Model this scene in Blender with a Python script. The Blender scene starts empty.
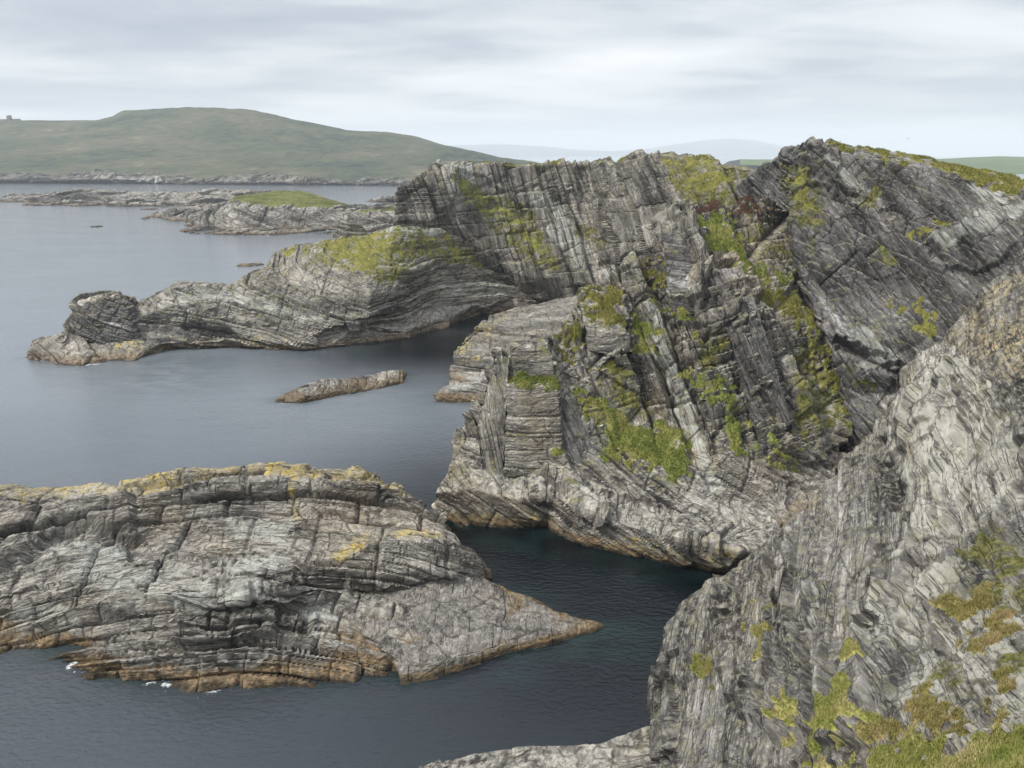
import bpy, math, random
import numpy as np
from mathutils import Vector, kdtree

# ------------------------------------------------------------------ camera, sky, sun, exposure
CAM_H = 95.0
W, H, FPX = 1024, 768, 769.0
PITCH = math.atan((384 - 154) / FPX)
sc = bpy.context.scene
cam_data = bpy.data.cameras.new("camera")
cam_data.sensor_width = 36.0
cam_data.lens = FPX / W * 36.0
cam_data.clip_start = 0.5
cam_data.clip_end = 200000.0
cam = bpy.data.objects.new("camera", cam_data)
sc.collection.objects.link(cam)
cam.location = (0, 0, CAM_H)
cam.rotation_euler = (math.pi / 2 - PITCH, 0, 0)
sc.camera = cam

SUN_EL, SUN_AZ = 48.0, -112.0          # azimuth from +Y towards +X (degrees): light from the left
world = bpy.data.worlds.new("World")
sc.world = world
world.use_nodes = True
wt = world.node_tree
wt.nodes.clear()


def N(t, kind, **kw):
    n = t.nodes.new(kind)
    for k, v in kw.items():
        if k == "inputs":
            for a, b in v.items():
                n.inputs[a].default_value = b
        else:
            setattr(n, k, v)
    return n


def MATH(t, op, a, b=None, c=None, clamp=False):
    n = t.nodes.new("ShaderNodeMath")
    n.operation = op
    n.use_clamp = clamp
    for i, v in enumerate((a, b, c)):
        if v is None:
            continue
        if isinstance(v, (int, float)):
            n.inputs[i].default_value = v
        else:
            t.links.new(v, n.inputs[i])
    return n.outputs[0]


def VMUL(t, vec, s):
    n = t.nodes.new("ShaderNodeVectorMath")
    n.operation = "MULTIPLY"
    t.links.new(vec, n.inputs[0])
    n.inputs[1].default_value = s
    return n.outputs[0]


def NOISE(t, vec, scale=1.0, detail=4.0, rough=0.55, dist=0.0, color=False):
    n = t.nodes.new("ShaderNodeTexNoise")
    n.inputs["Scale"].default_value = scale
    n.inputs["Detail"].default_value = detail
    n.inputs["Roughness"].default_value = rough
    n.inputs["Distortion"].default_value = dist
    t.links.new(vec, n.inputs["Vector"])
    return n.outputs["Color" if color else "Fac"]


def RAMP(t, fac, stops, interp="LINEAR"):
    n = t.nodes.new("ShaderNodeValToRGB")
    n.color_ramp.interpolation = interp
    el = n.color_ramp.elements
    while len(el) > 1:
        el.remove(el[-1])
    for i, (p, c) in enumerate(stops):
        e = el[0] if i == 0 else el.new(p)
        e.position = p
        if isinstance(c, (int, float)):
            c = (c, c, c)
        e.color = (*c, 1)
    t.links.new(fac, n.inputs[0])
    return n.outputs[0]


def MIX(t, fac, a, b, mode="MIX"):
    n = t.nodes.new("ShaderNodeMix")
    n.data_type = "RGBA"
    n.blend_type = mode
    for sock, v in ((n.inputs[0], fac), (n.inputs[6], a), (n.inputs[7], b)):
        if isinstance(v, (int, float)):
            sock.default_value = v
        elif isinstance(v, tuple):
            sock.default_value = (*v, 1)
        else:
            t.links.new(v, sock)
    return n.outputs[2]


def SMOOTH(t, v, a, b, lo=0.0, hi=1.0):
    n = t.nodes.new("ShaderNodeMapRange")
    n.interpolation_type = "SMOOTHSTEP"
    n.inputs["From Min"].default_value = a
    n.inputs["From Max"].default_value = b
    n.inputs["To Min"].default_value = lo
    n.inputs["To Max"].default_value = hi
    t.links.new(v, n.inputs["Value"])
    return n.outputs[0]


# overcast: a Nishita sky behind a nearly closed deck of cloud, brighter towards the zenith as overcast skies are
tc = N(wt, "ShaderNodeTexCoord")
sky = N(wt, "ShaderNodeTexSky", sky_type="NISHITA", sun_disc=False)
sky.sun_elevation = math.radians(SUN_EL)
sky.sun_rotation = math.radians(SUN_AZ)
sep = N(wt, "ShaderNodeSeparateXYZ")
wt.links.new(tc.outputs["Generated"], sep.inputs[0])
zc = MATH(wt, "MAXIMUM", sep.outputs[2], 0.0)
den = MATH(wt, "ADD", zc, 0.06)
cx = MATH(wt, "DIVIDE", sep.outputs[0], den)
cy = MATH(wt, "DIVIDE", sep.outputs[1], den)
comb = N(wt, "ShaderNodeCombineXYZ")
wt.links.new(cx, comb.inputs[0])
wt.links.new(cy, comb.inputs[1])
cl1 = NOISE(wt, VMUL(wt, comb.outputs[0], (0.17, 0.21, 1)), 1.0, 6.0, 0.5, 0.3)
cl2 = NOISE(wt, VMUL(wt, comb.outputs[0], (0.8, 1.0, 1)), 1.0, 5.0, 0.55, 0.3)
clm = MATH(wt, "ADD", MATH(wt, "MULTIPLY", cl1, 0.78), MATH(wt, "MULTIPLY", cl2, 0.22))
cloudcol = RAMP(wt, clm, [(0.38, (0.33, 0.37, 0.44)), (0.46, (0.47, 0.50, 0.56)), (0.53, (0.71, 0.73, 0.75)), (0.64, (0.93, 0.93, 0.92))])
lum = MATH(wt, "ADD", MATH(wt, "MULTIPLY", SMOOTH(wt, sep.outputs[2], 0.16, 0.70), 0.75), 1.0)
low = SMOOTH(wt, sep.outputs[2], 0.0, 0.09, 1.0, 0.0)
cloudcol = MIX(wt, MATH(wt, "MULTIPLY", low, 0.75), cloudcol, (0.73, 0.76, 0.785))
cs = N(wt, "ShaderNodeVectorMath", operation="SCALE")
wt.links.new(cloudcol, cs.inputs[0])
wt.links.new(MATH(wt, "MULTIPLY", lum, 4.0), cs.inputs["Scale"])
mixed = MIX(wt, 0.95, sky.outputs[0], cs.outputs[0])
bg = N(wt, "ShaderNodeBackground")
bg.inputs["Strength"].default_value = 0.1
wt.links.new(mixed, bg.inputs["Color"])
wo = N(wt, "ShaderNodeOutputWorld")
wt.links.new(bg.outputs[0], wo.inputs[0])

sun_data = bpy.data.lights.new("sun", "SUN")
sun_data.energy = 1.5
sun_data.angle = math.radians(10)
sun_data.color = (1.0, 0.95, 0.88)
sun = bpy.data.objects.new("sun", sun_data)
sc.collection.objects.link(sun)
az, el_ = math.radians(SUN_AZ), math.radians(SUN_EL)
to_sun = Vector((math.sin(az) * math.cos(el_), math.cos(az) * math.cos(el_), math.sin(el_)))
sun.rotation_euler = to_sun.to_track_quat("Z", "Y").to_euler()

sc.view_settings.view_transform = "Standard"
sc.view_settings.look = "None"
sc.view_settings.gamma = 1.0
sc.view_settings.exposure = 1.5
sc.view_settings.use_curve_mapping = False
sc.render.engine = "CYCLES"
cy_ = sc.cycles
cy_.use_denoising = True
sc.render.filter_size = 1.0
cy_.max_bounces = 5
cy_.diffuse_bounces = 3
cy_.glossy_bounces = 3
cy_.volume_bounces = 1
cy_.transmission_bounces = 2
cy_.caustics_reflective = False
cy_.caustics_refractive = False
COL = sc.collection
rng = np.random.default_rng(11)
random.seed(5)

# ------------------------------------------------------------------ survey: picture ray + distance -> point
CT, ST = math.cos(PITCH), math.sin(PITCH)


def tan_el(py):
    b = (384 - py) / FPX
    return (-ST + b * CT) / (CT + b * ST)


def at(px, py, Y=0.0):
    """point seen at (px, py) that lies Y metres ahead; Y = 0 means at sea level"""
    a = (px - 512) / FPX
    b = (384 - py) / FPX
    dy = CT + b * ST
    dz = -ST + b * CT
    if Y == 0:
        Y = CAM_H * dy / -dz
    elif Y < 0:                       # -z : a height above the sea instead of a distance
        Y = (CAM_H + Y) * dy / -dz
    return np.array([a * Y / dy, Y, CAM_H + Y * dz / dy])


def to_px(P):
    d = P - np.array([0, 0, CAM_H])
    dep = d[..., 1] * CT - d[..., 2] * ST
    up = d[..., 1] * ST + d[..., 2] * CT
    dep = np.where(np.abs(dep) < 1e-3, 1e-3, dep)
    return 512 + FPX * d[..., 0] / dep, 384 - FPX * up / dep


# ------------------------------------------------------------------ noise
def _h(x, y, z, seed):
    h = (x.astype(np.uint32) * np.uint32(374761393) + y.astype(np.uint32) * np.uint32(668265263)
         + z.astype(np.uint32) * np.uint32(2246822519) + np.uint32((seed * 3266489917) & 0xFFFFFFFF))
    h ^= h >> np.uint32(15)
    h *= np.uint32(2246822519)
    h ^= h >> np.uint32(13)
    h *= np.uint32(3266489917)
    h ^= h >> np.uint32(16)
    return h.astype(np.float32) * np.float32(1 / 4294967296.0)


def vnoise(p, seed=0):
    """value noise in -1..1, p (n,3)"""
    out = np.empty(len(p), np.float32)
    for a in range(0, len(p), 65536):
        q = p[a:a + 65536]
        fl = np.floor(q)
        f = (q - fl).astype(np.float32)
        i = fl.astype(np.int64)
        f = f * f * f * (f * (f * 6 - 15) + 10)
        x0, y0, z0 = i[:, 0], i[:, 1], i[:, 2]
        r = 0
        for dz in (0, 1):
            wz = f[:, 2] if dz else 1 - f[:, 2]
            for dy in (0, 1):
                wy = f[:, 1] if dy else 1 - f[:, 1]
                c0 = _h(x0, y0 + dy, z0 + dz, seed)
                c1 = _h(x0 + 1, y0 + dy, z0 + dz, seed)
                r = r + (c0 + (c1 - c0) * f[:, 0]) * wy * wz
        out[a:a + 65536] = r * 2 - 1
    return out


_R = np.array([[0.8, -0.6, 0.0], [0.36, 0.48, 0.8], [-0.48, -0.64, 0.6]])


def fbm(p, oct=4, seed=0, gain=0.5):
    q = p.astype(np.float64)
    s, amp, tot = 0, 1.0, 0
    for k in range(oct):
        s = s + amp * vnoise(q, seed + k)
        tot += amp
        amp *= gain
        q = q @ _R.T * 2.03 + 17.3
    return s / tot


def unit(v):
    v = np.asarray(v, float)
    return v / np.linalg.norm(v)


def beds(alpha, delta=0.0, yaw=0.0):
    """bed frame (normal, along, into): alpha the dip of the bed's trace across the view, delta its rise into the rock"""
    a, d, y = map(math.radians, (alpha, delta, yaw))
    L = np.array([math.cos(a), 0, math.sin(a)])
    D = np.array([0, math.cos(d), math.sin(d)])
    n = unit(np.cross(L, D))
    D = unit(np.cross(n, L))
    R = np.array([[math.cos(y), -math.sin(y), 0], [math.sin(y), math.cos(y), 0], [0, 0, 1]])
    return R @ n, R @ L, R @ D


def hash1(k, seed):
    z = np.zeros_like(k)
    return _h(k, z, z, seed)


def rock_relief(P, frame, levels, seed=0, fold=1.2, fold_len=18.0, rough=0.5, rough_len=7.0, macro=0.0, macro_len=30.0, cross=None, tilt_k=0.8, bend=None, aniso=0.3, warp=0.35, arch=None):
    """height of jointed, bedded rock at P; also the bedding coordinates (s, a, b)"""
    n, L, D = frame
    w = fbm(P / fold_len, 3, seed + 50) * fold
    s = P @ n + w
    if arch:
        s = s + arch[1] * (P[:, 0] - arch[0]) ** 2
    if bend:
        s = s - 0.5 * bend[1] * np.minimum(P[:, 2] - bend[0], 0) ** 2
    a = P @ L + 0.6 * fbm(P / 9.0, 2, seed + 60)
    b = P @ D + 0.6 * fbm(P / 9.0 + 40, 2, seed + 61)
    h = np.zeros(len(P), np.float32)
    todo = [(s, a, b, lv) for lv in levels]
    if cross is not None:
        n2, L2, D2 = cross[0]
        w2 = fbm(P / fold_len, 2, seed + 51) * fold
        todo += [(P @ n2 + w2, P @ L2, P @ D2, lv) for lv in cross[1]]
    for li, (s_, a_, b_, (tb, ta, td, A)) in enumerate(todo):
        sd = seed + 100 * (li + 1)
        zone_k = np.clip((0.75 if A > 0.9 else 0.45) + 1.6 * fbm(P / (tb * 6.0 + 6.0), 2, sd + 33), 0.08, 1.5) if li % 8 else 1.0
        line = np.stack([s_ / tb * 0.36, np.zeros_like(s), np.zeros_like(s)], 1)
        sp = s_ / tb + 1.25 * vnoise(line, sd + 9)
        k = np.floor(sp)
        fs = sp - k
        k = k.astype(np.int64)
        hb = hash1(k, sd)
        ap = a_ / ta + hb * 7.3
        i = np.floor(ap)
        fa = ap - i
        i = i.astype(np.int64)
        ha = _h(k, i, np.zeros_like(k), sd + 1)
        bp = b_ / td + ha * 5.1
        j = np.floor(bp).astype(np.int64)
        hc = _h(k, i, j, sd + 2)
        blk = 0.5 * hb + 0.3 * ha + 0.2 * hc - 0.5
        # each bed stands proud at one edge and is cut back at the other; thin cracks between blocks
        tilt = (fs - 0.5) * (0.5 + 0.5 * hb)
        crack = -np.exp(-((np.minimum(fs, 1 - fs) / 0.07) ** 2)) * 0.30 - np.exp(-((np.minimum(fa, 1 - fa) * ta / (0.10 * tb)) ** 2)) * 0.25
        h += A * zone_k * (1.5 * blk + tilt_k * tilt * (0.3 + 1.4 * hash1(k, sd + 5)) + crack)
    if rough:
        Q = np.stack([s, aniso * a, aniso * b], 1) / rough_len + warp * fbm(P / rough_len, 2, seed + 71)[:, None]
        r = 1 - np.abs(fbm(Q, 5, seed + 70, 0.58)) * 2
        h += rough * (r - 0.5) * 2
    if macro:
        h += macro * fbm(P / macro_len, 3, seed + 80)
    return h, np.stack([s, a, b], 1).astype(np.float32)


# ------------------------------------------------------------------ lattice -> dense grid
def resample(row, u):
    row = np.asarray(row, float)
    d = np.r_[0, np.cumsum(np.linalg.norm(np.diff(row, axis=0), axis=1))]
    d /= d[-1]
    return np.stack([np.interp(u, d, row[:, k]) for k in range(3)], 1)


def resample_px(pts, u):
    """row of (px, py, Y): spread by length in the picture, returned as points in space"""
    W3 = np.array([at(*p) for p in pts])
    q = np.array([(p[0], p[1]) for p in pts], float)
    d = np.r_[0, np.cumsum(np.linalg.norm(np.diff(q, axis=0), axis=1))]
    d /= d[-1]
    # interpolate picture position and 1/distance
    px = np.interp(u, d, q[:, 0])
    py = np.interp(u, d, q[:, 1])
    Yi = 1 / np.interp(u, d, 1 / W3[:, 1])
    return np.array([at(x, y, Y) for x, y, Y in zip(px, py, Yi)])


def blur(P, it, axes=(0, 1)):
    for _ in range(it):
        for ax in axes:
            A = np.moveaxis(P, ax, 0)
            B = A.copy()
            B[1:-1] = 0.25 * A[:-2] + 0.5 * A[1:-1] + 0.25 * A[2:]
            P = np.moveaxis(B, 0, ax)
    return P


def lattice(rows, nu, res, under=True, back=(), left=(), right=(), soft=3):
    """rows of survey points (foot to crest) -> grid (nv, nu, 3). back/left/right: offsets (dx, dy, dz, zmin) that carry the
    rock on behind the crest and round its ends"""
    u = np.linspace(0, 1, nu)
    R = [resample_px(r, u) for r in rows]
    if under:
        f = R[0].copy()
        f[:, 1] -= 2.5
        f[:, 2] = -4
        R.insert(0, f)
    crest = R[-1]
    for (dx, dy, dz, zm) in back:
        q = crest + np.array([dx, dy, dz])
        if zm is not None:
            q[:, 2] = np.maximum(zm, q[:, 2]) if dz > -900 else zm
        R.append(q)
    R = np.array(R)
    def ends(col, offs):
        out = []
        for (dx, dy, dz, zm) in offs:
            q = col + np.array([dx, dy, dz])
            q[:, 2] = np.minimum(col[:, 2], np.maximum(q[:, 2], zm))
            out.append(q)
        return out
    if left:
        R = np.concatenate([np.array(ends(R[:, 0], left)[::-1]).transpose(1, 0, 2), R], 1)
    if right:
        R = np.concatenate([R, np.array(ends(R[:, -1], right)).transpose(1, 0, 2)], 1)
    # densify along v (every gap), and along u in the added end columns
    out = [R[0:1]]
    for k in range(len(R) - 1):
        m = max(2, int(math.ceil(np.median(np.linalg.norm(R[k + 1] - R[k], axis=1)) / res)))
        t = (np.arange(1, m + 1) / m)[:, None, None]
        out.append(R[k][None] * (1 - t) + R[k + 1][None] * t)
    G = np.concatenate(out, 0)
    if left or right:
        cols = [G[:, 0:1]]
        nl, nr = len(left), len(right)
        for k in range(G.shape[1] - 1):
            g = np.median(np.linalg.norm(G[:, k + 1] - G[:, k], axis=1))
            m = max(1, int(math.ceil(g / res))) if (k < nl or k >= G.shape[1] - 1 - nr) else 1
            t = (np.arange(1, m + 1) / m)[None, :, None]
            cols.append(G[:, k:k + 1] * (1 - t) + G[:, k + 1:k + 2] * t)
        G = np.concatenate(cols, 1)
    return blur(G, soft)


def grid_normals(G, smooth=6):
    du = np.gradient(G, axis=1)
    dv = np.gradient(G, axis=0)
    n = np.cross(du, dv)
    n /= np.linalg.norm(n, axis=2, keepdims=True) + 1e-9
    n = blur(n, smooth)
    n /= np.linalg.norm(n, axis=2, keepdims=True) + 1e-9
    return n


def grid_faces(nv, nu):
    i = np.arange(nv * nu).reshape(nv, nu)
    return np.stack([i[:-1, :-1], i[:-1, 1:], i[1:, 1:], i[1:, :-1]], -1).reshape(-1, 4)


def mesh_obj(name, V, F, mat=None, parent=None, smooth=False, attrs=None):
    me = bpy.data.meshes.new(name)
    V = np.ascontiguousarray(V, np.float32)
    F = np.asarray(F)
    me.vertices.add(len(V))
    me.vertices.foreach_set("co", V.ravel())
    k = F.shape[1]
    me.loops.add(F.size)
    me.loops.foreach_set("vertex_index", F.astype(np.int32).ravel())
    me.polygons.add(len(F))
    me.polygons.foreach_set("loop_start", np.arange(0, F.size, k, dtype=np.int32))
    me.polygons.foreach_set("loop_total", np.full(len(F), k, np.int32))
    me.polygons.foreach_set("use_smooth", np.full(len(F), smooth, bool))
    for an, av in (attrs or {}).items():
        av = np.ascontiguousarray(av, np.float32)
        at_ = me.attributes.new(an, "FLOAT_VECTOR" if av.ndim == 2 else "FLOAT", "POINT")
        at_.data.foreach_set("vector" if av.ndim == 2 else "value", av.ravel())
    me.update(calc_edges=True)
    me.validate()
    o = bpy.data.objects.new(name, me)
    COL.objects.link(o)
    if mat:
        me.materials.append(mat)
    if parent:
        o.parent = parent
        o.matrix_parent_inverse = parent.matrix_world.inverted()
    return o


def tag(o, label=None, cat=None, group=None, kind=None):
    if label: o["label"] = label
    if cat: o["category"] = cat
    if group: o["group"] = group
    if kind: o["kind"] = kind
    return o


def holder(name, label, cat, loc=(0, 0, 0), group=None, kind=None):
    o = bpy.data.objects.new(name, None)
    COL.objects.link(o)
    o.empty_display_size = 5
    o.location = loc
    bpy.context.view_layer.update()
    return tag(o, label, cat, group, kind)


# ------------------------------------------------------------------ patches traced on the rock
def poly_sd(px, py, poly):
    """signed distance in picture units, positive inside"""
    poly = np.asarray(poly, float)
    out = np.full(px.shape, -1e3)
    x0, y0 = poly.min(0) - 25
    x1, y1 = poly.max(0) + 25
    sel = (px > x0) & (px < x1) & (py > y0) & (py < y1)
    if not sel.any():
        return out
    x, y = px[sel], py[sel]
    d = np.full(x.shape, 1e9)
    ins = np.zeros(x.shape, bool)
    n = len(poly)
    for i in range(n):
        ax, ay = poly[i]
        bx, by = poly[(i + 1) % n]
        ex, ey = bx - ax, by - ay
        t = np.clip(((x - ax) * ex + (y - ay) * ey) / (ex * ex + ey * ey + 1e-9), 0, 1)
        d = np.minimum(d, np.hypot(x - ax - t * ex, y - ay - t * ey))
        c = (ay > y) != (by > y)
        with np.errstate(divide="ignore", invalid="ignore"):
            ins ^= c & (x < (bx - ax) * (y - ay) / (by - ay + 1e-12) + ax)
    out[sel] = np.where(ins, d, -d)
    return out


def sc_poly(scale, ox, oy, pts):
    return [(ox + x / scale, oy + y / scale) for x, y in pts]


def c1(*p): return sc_poly(2.438, 0, 90, p)
def c2(*p): return sc_poly(2.844, 380, 130, p)
def c3(*p): return sc_poly(2.56, 640, 120, p)
def c4(*p): return sc_poly(2.4, 420, 260, p)
def c5(*p): return sc_poly(2.667, 640, 320, p)
def c6(*p): return sc_poly(2.844, 0, 450, p)
def c7(*p): return sc_poly(2.415, 300, 450, p)
def c8(*p): return sc_poly(2.667, 640, 500, p)
def c9(*p): return sc_poly(4.573, 860, 600, p)


def zone(G, polys, soft=4.0, ragged=5.0, rlen=4.0, seed=3):
    """0..1 mask of the traced polygons over the survey grid, with a ragged edge"""
    sh = G.shape[:2]
    P = G.reshape(-1, 3)
    px, py = to_px(P)
    m = np.full(len(P), -1e3)
    for q in polys:
        m = np.maximum(m, poly_sd(px, py, q))
    near = m > -60
    if near.any():
        m[near] += ragged * 1.6 * fbm(P[near] / rlen, 3, seed)
    return np.clip(0.5 + m / (2 * soft), 0, 1).reshape(sh)


# ------------------------------------------------------------------ materials
def new_mat(name):
    m = bpy.data.materials.new(name)
    m.use_nodes = True
    t = m.node_tree
    t.nodes.clear()
    out = N(t, "ShaderNodeOutputMaterial")
    b = N(t, "ShaderNodeBsdfPrincipled")
    t.links.new(b.outputs[0], out.inputs[0])
    return m, t, b


def ATTR(t, name, vec=True):
    n = N(t, "ShaderNodeAttribute", attribute_name=name)
    return n.outputs["Vector"] if vec else n.outputs["Fac"]


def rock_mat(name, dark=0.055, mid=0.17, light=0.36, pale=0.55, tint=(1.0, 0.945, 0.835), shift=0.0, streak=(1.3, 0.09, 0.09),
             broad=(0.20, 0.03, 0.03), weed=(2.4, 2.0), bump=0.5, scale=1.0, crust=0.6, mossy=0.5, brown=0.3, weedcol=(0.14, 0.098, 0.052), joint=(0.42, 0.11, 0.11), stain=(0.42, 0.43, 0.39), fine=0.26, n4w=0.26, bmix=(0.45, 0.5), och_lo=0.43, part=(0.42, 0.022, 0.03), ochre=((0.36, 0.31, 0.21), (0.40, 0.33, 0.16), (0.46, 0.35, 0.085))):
    m, t, b = new_mat(name)
    geo = N(t, "ShaderNodeNewGeometry")
    pos = geo.outputs["Position"]
    st = ATTR(t, "strat")
    mk = N(t, "ShaderNodeSeparateXYZ")
    t.links.new(ATTR(t, "mask"), mk.inputs[0])
    n1 = NOISE(t, VMUL(t, st, tuple(x * scale for x in streak)), 1, 7, 0.62, 0.15)
    n2 = NOISE(t, VMUL(t, st, tuple(x * scale for x in broad)), 1, 4, 0.55)
    n3 = NOISE(t, pos, 0.07 * scale, 5, 0.55)
    n4 = NOISE(t, pos, 0.85 * scale, 9, 0.74)
    n5 = NOISE(t, pos, 0.035 * scale, 3, 0.5)
    v = MATH(t, "MULTIPLY", n1, fine)
    v = MATH(t, "MULTIPLY_ADD", n2, 0.34, v)
    v = MATH(t, "MULTIPLY_ADD", n3, 0.30, v)
    v = MATH(t, "MULTIPLY_ADD", n4, n4w, v)
    v = MATH(t, "ADD", v, shift - (fine + n4w + 0.64 - 1.0) * 0.5)
    T = lambda g, w=1.0: tuple(g * (1 + (c - 1) * w) for c in tint)
    col = RAMP(t, v, [(0.42, T(dark)), (0.475, T(mid)), (0.52, T((mid + light) * 0.5)), (0.565, T(light)), (0.62, T(pale, 0.6))])
    # joints: narrow dirty cracks
    vo = t.nodes.new("ShaderNodeTexVoronoi")
    vo.feature = "DISTANCE_TO_EDGE"
    wv = t.nodes.new("ShaderNodeVectorMath")
    wv.operation = "MULTIPLY_ADD"
    t.links.new(NOISE(t, pos, 0.5 * scale, 4, 0.6, color=True), wv.inputs[0])
    wv.inputs[1].default_value = (1.6 / scale,) * 3
    t.links.new(st, wv.inputs[2])
    t.links.new(VMUL(t, wv.outputs[0], tuple(x * scale for x in joint)), vo.inputs["Vector"])
    vo.inputs["Scale"].default_value = 1.0
    crk = SMOOTH(t, vo.outputs["Distance"], 0.0, 0.055, 1.0, 0.0)
    crk = MATH(t, "MULTIPLY", crk, SMOOTH(t, n3, 0.40, 0.55))
    # bedding partings: long thin dark lines, painting undercut shade along the beds
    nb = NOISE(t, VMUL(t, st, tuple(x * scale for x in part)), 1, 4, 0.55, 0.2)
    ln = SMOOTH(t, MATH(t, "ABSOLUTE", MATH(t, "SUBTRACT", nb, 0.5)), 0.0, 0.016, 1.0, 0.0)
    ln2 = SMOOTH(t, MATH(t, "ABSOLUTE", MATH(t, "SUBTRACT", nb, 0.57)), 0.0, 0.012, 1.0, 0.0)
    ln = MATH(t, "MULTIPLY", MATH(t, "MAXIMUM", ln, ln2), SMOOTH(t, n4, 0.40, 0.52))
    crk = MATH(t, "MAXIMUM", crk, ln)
    # browner, greener and bluer beds
    col = MIX(t, MATH(t, "MULTIPLY", SMOOTH(t, n5, 0.48, 0.66), brown), col, (0.92, 0.74, 0.52), "MULTIPLY")
    n6 = NOISE(t, VMUL(t, st, (0.5, 0.05, 0.05)), 1, 3, 0.5)
    col = MIX(t, MATH(t, "MULTIPLY", SMOOTH(t, n6, 0.52, 0.68), 0.45), col, (0.86, 0.93, 0.97), "MULTIPLY")
    # pale crust of lichen on ledges and tops, also painting the light they catch
    nz = N(t, "ShaderNodeSeparateXYZ")
    t.links.new(geo.outputs["Normal"], nz.inputs[0])
    up = SMOOTH(t, nz.outputs[2], 0.35, 0.85)
    n7 = NOISE(t, pos, 0.6 * scale, 7, 0.7)
    col = MIX(t, MATH(t, "MULTIPLY", MATH(t, "MULTIPLY", up, SMOOTH(t, n7, 0.42, 0.6)), crust), col, (0.50, 0.475, 0.41))
    # traced pale streaks (quartz, scree, wash)
    n8 = NOISE(t, VMUL(t, st, tuple(x * scale for x in (0.9, 0.06, 0.06))), 1, 6, 0.65)
    pf = MATH(t, "MULTIPLY", mk.outputs[2], SMOOTH(t, n8, 0.36, 0.57), clamp=True)
    col = MIX(t, MATH(t, "MULTIPLY", pf, 0.68), col, stain)
    # traced ochre and yellow lichen
    n9 = NOISE(t, pos, 0.9 * scale, 6, 0.65)
    oc = RAMP(t, NOISE(t, pos, 0.5 * scale, 3, 0.5), [(0.40, ochre[0]), (0.52, ochre[1]), (0.64, ochre[2])])
    of = MATH(t, "MULTIPLY", mk.outputs[0], SMOOTH(t, n9, och_lo, och_lo + 0.15, 0.0, 0.88), clamp=True)
    of = MATH(t, "MULTIPLY", of, SMOOTH(t, NOISE(t, pos, 0.13 * scale, 4, 0.6), 0.40, 0.56, 0.12, 1.0))
    col = MIX(t, of, col, oc)
    # finer cracks, then all cracks and undercut shade lines over whatever crust the rock carries
    vf = t.nodes.new("ShaderNodeTexVoronoi")
    vf.feature = "DISTANCE_TO_EDGE"
    t.links.new(VMUL(t, wv.outputs[0], tuple(x * scale * 3.3 for x in joint)), vf.inputs["Vector"])
    vf.inputs["Scale"].default_value = 1.0
    cf = MATH(t, "MULTIPLY", SMOOTH(t, vf.outputs["Distance"], 0.0, 0.06, 1.0, 0.0), SMOOTH(t, n7, 0.44, 0.58))
    cf = MATH(t, "MULTIPLY", cf, 0.6)
    crk = MATH(t, "MAXIMUM", crk, cf)
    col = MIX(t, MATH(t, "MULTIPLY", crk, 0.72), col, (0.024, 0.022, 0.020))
    # moss and thin turf in pockets
    n10 = NOISE(t, pos, 0.30 * scale, 6, 0.62)
    up2 = SMOOTH(t, nz.outputs[2], 0.25, 0.7)
    mf = MATH(t, "MULTIPLY", MATH(t, "MULTIPLY", up2, SMOOTH(t, n10, 0.50, 0.62)), mossy)
    mf = MATH(t, "MAXIMUM", mf, MATH(t, "MULTIPLY", mk.outputs[1], SMOOTH(t, n10, 0.38, 0.56)), clamp=True)
    mc = RAMP(t, n9, [(0.40, (0.055, 0.062, 0.018)), (0.5, (0.12, 0.125, 0.03)), (0.60, (0.20, 0.175, 0.065))])
    hz = N(t, "ShaderNodeSeparateXYZ")
    t.links.new(pos, hz.inputs[0])
    z = hz.outputs[2]
    mf = MATH(t, "MULTIPLY", mf, SMOOTH(t, z, 7.0, 14.0))
    col = MIX(t, mf, col, mc)
    # tide line: brown weed, black wet rock just above the water
    nw = NOISE(t, pos, 0.16, 5, 0.6)
    zz = MATH(t, "MULTIPLY_ADD", MATH(t, "SUBTRACT", nw, 0.5), -weed[1] * 2.2, z)
    wf = SMOOTH(t, zz, weed[0] * 0.55, weed[0] * 1.25, 1.0, 0.0)
    wc = RAMP(t, n4, [(0.38, tuple(c * 0.3 for c in weedcol)), (0.5, weedcol), (0.62, tuple(c * 1.7 for c in weedcol))])
    wf = MATH(t, "MULTIPLY", wf, SMOOTH(t, NOISE(t, pos, 0.35, 5, 0.65), 0.30, 0.52, 0.35, 0.92))
    col = MIX(t, wf, col, wc)
    bl = SMOOTH(t, zz, 0.2, 1.2, 1.0, 0.0)
    col = MIX(t, MATH(t, "MULTIPLY", bl, 0.8), col, (0.022, 0.018, 0.012))
    t.links.new(col, b.inputs["Base Color"])
    b.inputs["Roughness"].default_value = 0.88
    b.inputs["Specular IOR Level"].default_value = 0.25
    hgt = MATH(t, "ADD", MATH(t, "MULTIPLY", n1, bmix[0]), MATH(t, "MULTIPLY", n4, bmix[1]))
    hgt = MATH(t, "MULTIPLY_ADD", crk, -0.5, hgt)
    bp = N(t, "ShaderNodeBump")
    bp.inputs["Strength"].default_value = bump
    bp.inputs["Distance"].default_value = 1.1 / scale
    t.links.new(hgt, bp.inputs["Height"])
    t.links.new(bp.outputs[0], b.inputs["Normal"])
    return m


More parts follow.
